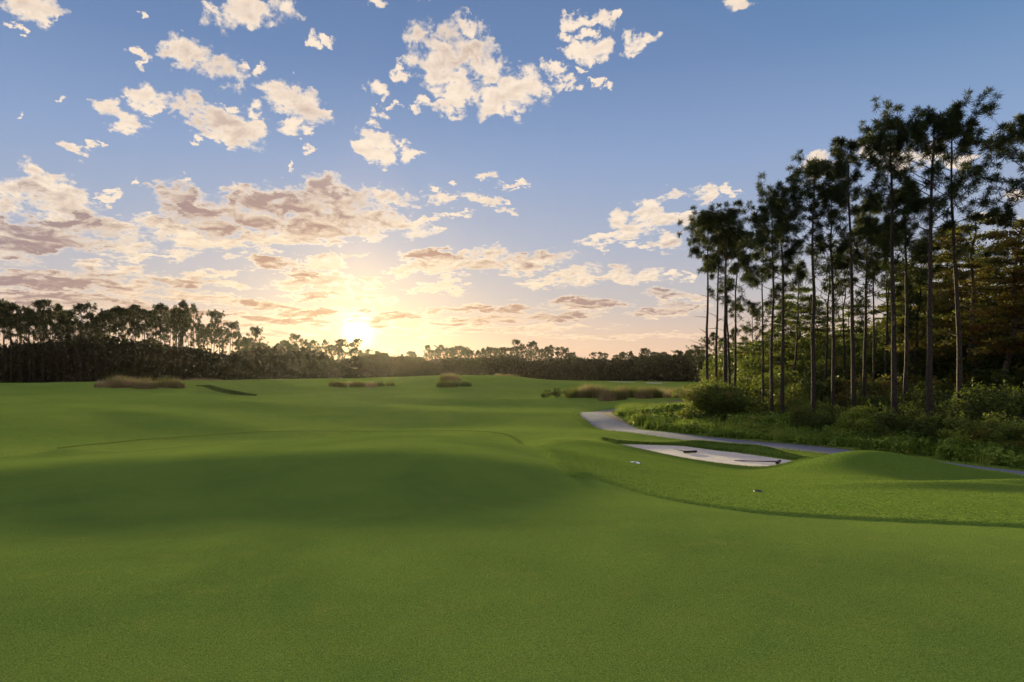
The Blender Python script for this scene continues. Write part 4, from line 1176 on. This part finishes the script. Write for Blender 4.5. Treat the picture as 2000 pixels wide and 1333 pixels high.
for k_, (px, Y, s) in enumerate([(1068, 82.5, .42), (1088, 81, .5), (1110, 82, .46), (1126, 79.5, .40)]):
    x, y, z = at_px(px, Y)
    root = empty('shrub', (x, y, z - .05), k_ * 1.3); root.scale = (s * 1.1, s * 1.1, s)
    for nm, me in shrubs[(1, k_ % 3)]: link(nm, me, root)
    tag(root, f'{ORD[k_]} small dark green bush at the outer end of the long grass bed', 'shrub', 'dark bushes of the long bed')

# fringe of longer blades round the green and on the bunker lip
r = np.random.default_rng(5)
def along(curve, n, lo, hi, closed=True, y_min=4.0):
    c = np.concatenate([curve, curve[:1]]) if closed else curve
    L = np.concatenate([[0], np.cumsum(np.linalg.norm(np.diff(c, axis=0), axis=1))])
    t = r.uniform(0, L[-1], n)
    q = np.stack([np.interp(t, L, c[:, 0]), np.interp(t, L, c[:, 1])], 1)
    i = np.clip(np.searchsorted(L, t) - 1, 0, len(c) - 2); tg = nrm(c[i + 1] - c[i]); nn = np.stack([tg[:, 1], -tg[:, 0]], 1)
    q = q + nn * r.uniform(-hi, hi, (n, 1))
    return q[q[:, 1] > y_min]
q = along(GREEN, 260000, 0, .5)
sdq = signed(q[:, 0], q[:, 1], GREEN); q = q[(sdq > .0) & (sdq < .45) & (r.random(len(sdq)) < np.clip(.35 - sdq * 1.5, .03, .3))]
q2 = along(GREEN, 160000, 0, .3, y_min=12.0); sd2 = signed(q2[:, 0], q2[:, 1], GREEN); q2 = q2[(sd2 > -.02) & (sd2 < .22)]; q = np.concatenate([q, q2])
loose_blades('fringe_grass', q, .036, .006, M_FRINGE, 'longer grass collar round the putting green', 51)
q = along(BUNKER, 90000, 0, .6)
sdq = signed(q[:, 0], q[:, 1], BUNKER); q = q[(sdq > -.02) & (sdq < .5)]
loose_blades('lip_grass', q, .09, .012, M_FRINGE, 'ragged grass on the lip of the bunker', 52)
q = along(PATH, 60000, 0, 2.2, closed=False, y_min=12)
sdq = seg_dist(q[:, 0], q[:, 1], PATH)[0] - PATH_W; q = q[(sdq > -.05 + .08 * vnoise(q[:, 0], q[:, 1], 1.5, 3)) & (sdq < .8)]
loose_blades('verge_grass', q, .07, .014, M_FRINGE, 'uneven grass along the edges of the path', 53)

# rougher turf on the apron and the mound
n_ = 330000
q = np.stack([r.uniform(1.0, 21, n_), r.uniform(7.5, 33, n_)], 1)
q = q[r.random(n_) < np.clip(14 / q[:, 1], .3, 1)]
sdq = signed(q[:, 0], q[:, 1], GREEN); q = q[sdq > .3]
q = q[signed(q[:, 0], q[:, 1], BUNKER) > .12]
q = q[seg_dist(q[:, 0], q[:, 1], PATH)[0] > PATH_W + .15]
q = q[vnoise(q[:, 0] * .6, q[:, 1] * 1.6, .9, 21) + .5 * vnoise(q[:, 0], q[:, 1], 3.1, 22) > -.35]
loose_blades('rough_grass', q, .032, .009, M_FRINGE, 'rougher uneven grass on the apron and the mound', 54, lean=.9)

# blades added to darken the face of the left fairway cut like shade
n_ = 4000; t_ = r.uniform(0, 1, n_) * (len(CUT) - 1); a_ = np.clip(t_.astype(int), 0, len(CUT) - 2); f_ = (t_ - a_)[:, None]
q = CUT[a_] * (1 - f_) + CUT[a_ + 1] * f_ + np.stack([0 * t_, r.uniform(-.3, .35, n_)], 1)
loose_blades('cut_shade_blades', q, .16, .05, M_FRINGE, 'dark blades standing in for shade on the face of the left fairway cut', 55)
# ================================================================ small things
m, n, b, out = new_mat('black_plastic'); M_BLACK = m
b.inputs['Base Color'].default_value = (.018, .02, .024, 1); b.inputs['Roughness'].default_value = .5
m, n, b, out = new_mat('grey_lid'); M_LID = m
geo = n.node('ShaderNodeNewGeometry').outputs['Position']
n.put(b.inputs['Base Color'], n.mix(n.noise(geo, 30, 3, .6), (.60, .62, .62), (.80, .80, .78))); b.inputs['Roughness'].default_value = .6

def box(bm, c, s, rot=None):
    r = bmesh.ops.create_cube(bm, size=1.0)
    M = Matrix.Translation(c) @ (rot or Matrix()) @ Matrix.Diagonal((*s, 1))
    bmesh.ops.transform(bm, matrix=M, verts=r['verts']); return r['verts']
def bm_obj(name, bm, mat, parent=None, bevel=0.0):
    if bevel: bmesh.ops.bevel(bm, geom=list(bm.edges), offset=bevel, segments=2, affect='EDGES')
    me = bpy.data.meshes.new(name); bm.to_mesh(me); bm.free(); me.materials.append(mat)
    return link(name, me, parent)

def rake(loc, ang, tilt, label, handle=1.6):
    """rake lying on the sand: head with teeth along local Y, handle along local -X"""
    root = empty('bunker_rake', loc, ang)
    bm = bmesh.new()
    box(bm, (0, 0, .085), (.10, .66, .085)); bmesh.ops.bevel(bm, geom=list(bm.edges), offset=.012, segments=2, affect='EDGES')
    bm_obj('rake_head', bm, M_BLACK, root)
    bm = bmesh.new()
    for k in range(15):
        box(bm, (0.0, -.28 + k * .04, .03), (.018, .014, .07))
    bm_obj('teeth', bm, M_BLACK, root)
    v, q = tube(np.array([[-.02, 0, .09], [-handle * .5, 0, .05], [-handle, 0, .02]]), [.022, .019, .019], 8)
    link('handle', mesh_np('handle', v, q, M_BLACK, smooth=True), root)
    root.rotation_euler = (0, tilt, ang)
    tag(root, label, 'rake', 'rakes in the bunker')
    return root
def on_sand(px, py):
    x, y = atz(px, py, -1.80)
    return (x, y, float(Zg[np.unravel_index(np.argmin((Xg - x) ** 2 + (Yg - y) ** 2), Xg.shape)]) - .01)
rake(on_sand(1348, 883), R(-73), 0, 'black bunker rake lying across the far end of the sand, handle pointing away', 1.5)
rake(on_sand(1520, 903), R(-32), 0, 'black bunker rake near the mound, long handle lying along the sand', 1.7)

def lid(px, py, rad, mat, label, name='sprinkler_cap'):
    x, y = hit(px, py, land)
    z = put_z(x, y) + .045
    root = empty(name, (x, y, z - .01))
    e = .12
    dzx = (put_z(x + e, y) - put_z(x - e, y)) / (2 * e); dzy = (put_z(x, y + e) - put_z(x, y - e)) / (2 * e)
    root.rotation_euler = (math.atan(dzy) * .3 + .12, -math.atan(dzx) * .3, 0)
    prof = [(rad * 1.12, -.03), (rad * 1.12, .006), (rad * 1.02, .010), (rad * .98, -.004)]
    a = np.linspace(0, 2 * math.pi, 28, endpoint=False)
    V = np.array([[rr * math.cos(t), rr * math.sin(t), zz_] for rr, zz_ in prof for t in a]); ns = len(a)
    i = np.arange(len(prof) * ns).reshape(len(prof), ns); j = np.roll(i, -1, 1)
    link('rim', mesh_np('rim', V, np.stack([i[:-1], j[:-1], j[1:], i[1:]], -1).reshape(-1, 4), M_BLACK, smooth=True), root)
    bm = bmesh.new(); bmesh.ops.create_cone(bm, cap_ends=True, segments=28, radius1=rad * .97, radius2=rad * .93, depth=.014)
    bmesh.ops.translate(bm, vec=(0, 0, .0), verts=bm.verts)
    bm_obj('lid', bm, mat, root)
    bm = bmesh.new(); bmesh.ops.create_cone(bm, cap_ends=True, segments=14, radius1=rad * .25, radius2=rad * .22, depth=.012)
    bmesh.ops.translate(bm, vec=(0, 0, .010), verts=bm.verts)
    bm_obj('nozzle', bm, M_BLACK, root)
    tag(root, label, 'sprinkler', None)
lid(1240, 907, .15, M_LID, 'pale round sprinkler lid set in the apron short of the bunker')
lid(1481, 964, .065, M_BLACK, 'dark sprinkler lid sunk in the apron between green and mound')

# bare pole standing up from the far tree line
x, y, z = at_px(779, 292)
root = empty('utility_pole', (x, y, z))
v, q = tube(np.array([[0, 0, -.2], [0, 0, 6], [0, 0, 13.4]]), [.2, .17, .13], 8)
link('pole', mesh_np('pole', v, q, M_BARK, smooth=True), root)
bm = bmesh.new(); box(bm, (0, 0, 12.4), (1.8, .1, .12)); bm_obj('crossarm', bm, M_BARK, root)
tag(root, 'bare utility pole standing above the far trees beside the sun', 'pole')

# pale sand: strip seen between the trunks at the far left, and scrapes on the far fairway
def patch(line, width, label, name='sand'):
    L = smooth_curve(line, 8); tg = nrm(np.gradient(L, axis=0)); nn = np.stack([-tg[:, 1], tg[:, 0]], 1)
    t = np.linspace(0, 1, len(L)); wd = width * np.sqrt(np.clip(np.sin(math.pi * t), .02, 1))
    V = []
    for k in np.linspace(-1, 1, 7):
        q = L + nn * (wd * k)[:, None]
        V.append(np.stack([q[:, 0], q[:, 1], land(q[:, 0], q[:, 1]) + .07 - .09 * k * k], 1))
    V = np.stack(V, 1); i = np.arange(V.shape[0] * 7).reshape(-1, 7)
    Q = np.stack([i[:-1, :-1], i[:-1, 1:], i[1:, 1:], i[1:, :-1]], -1).reshape(-1, 4)
    o = link(name, mesh_np(name, V.reshape(-1, 3), Q[:, ::-1], M_SAND, smooth=True)); o['kind'] = 'structure'; o['label'] = label
patch([Px(-120, 185), Px(60, 182), Px(200, 184)], 5.0, 'pale sandy strip seen between the trunks of the left tree line')
patch([Px(1262, 225), Px(1275, 224), Px(1292, 226)], 2.2, 'small far bunker showing white on the flat fairway')
patch([Px(1120, 235), Px(1170, 240), Px(1240, 238)], 2.0, 'long pale scrape at the foot of the far trees')
patch([Px(1340, 114), Px(1362, 113), Px(1390, 114)], 1.0, 'pale sand under the far grass tufts at the wood corner')

# ---------------------------------------------------------------- evening air
HAZE = True
if HAZE:
    bm = bmesh.new(); x0, x1, y0, y1, z0, z1 = -900, 900, -40, 1150, -4.5, 32
    box(bm, ((x0 + x1) / 2, (y0 + y1) / 2, (z0 + z1) / 2), (x1 - x0, y1 - y0, z1 - z0))
    mh = bpy.data.materials.new('haze'); mh.use_nodes = True; t_ = mh.node_tree; t_.nodes.clear()
    o_ = t_.nodes.new('ShaderNodeOutputMaterial'); pv = t_.nodes.new('ShaderNodeVolumePrincipled')
    pv.inputs['Color'].default_value = (.95, .90, .84, 1); pv.inputs['Density'].default_value = .000026; pv.inputs['Anisotropy'].default_value = .8
    t_.links.new(pv.outputs[0], o_.inputs['Volume'])
    hz = bm_obj('haze', bm, mh); hz['kind'] = 'stuff'; hz['label'] = 'thin warm evening haze'
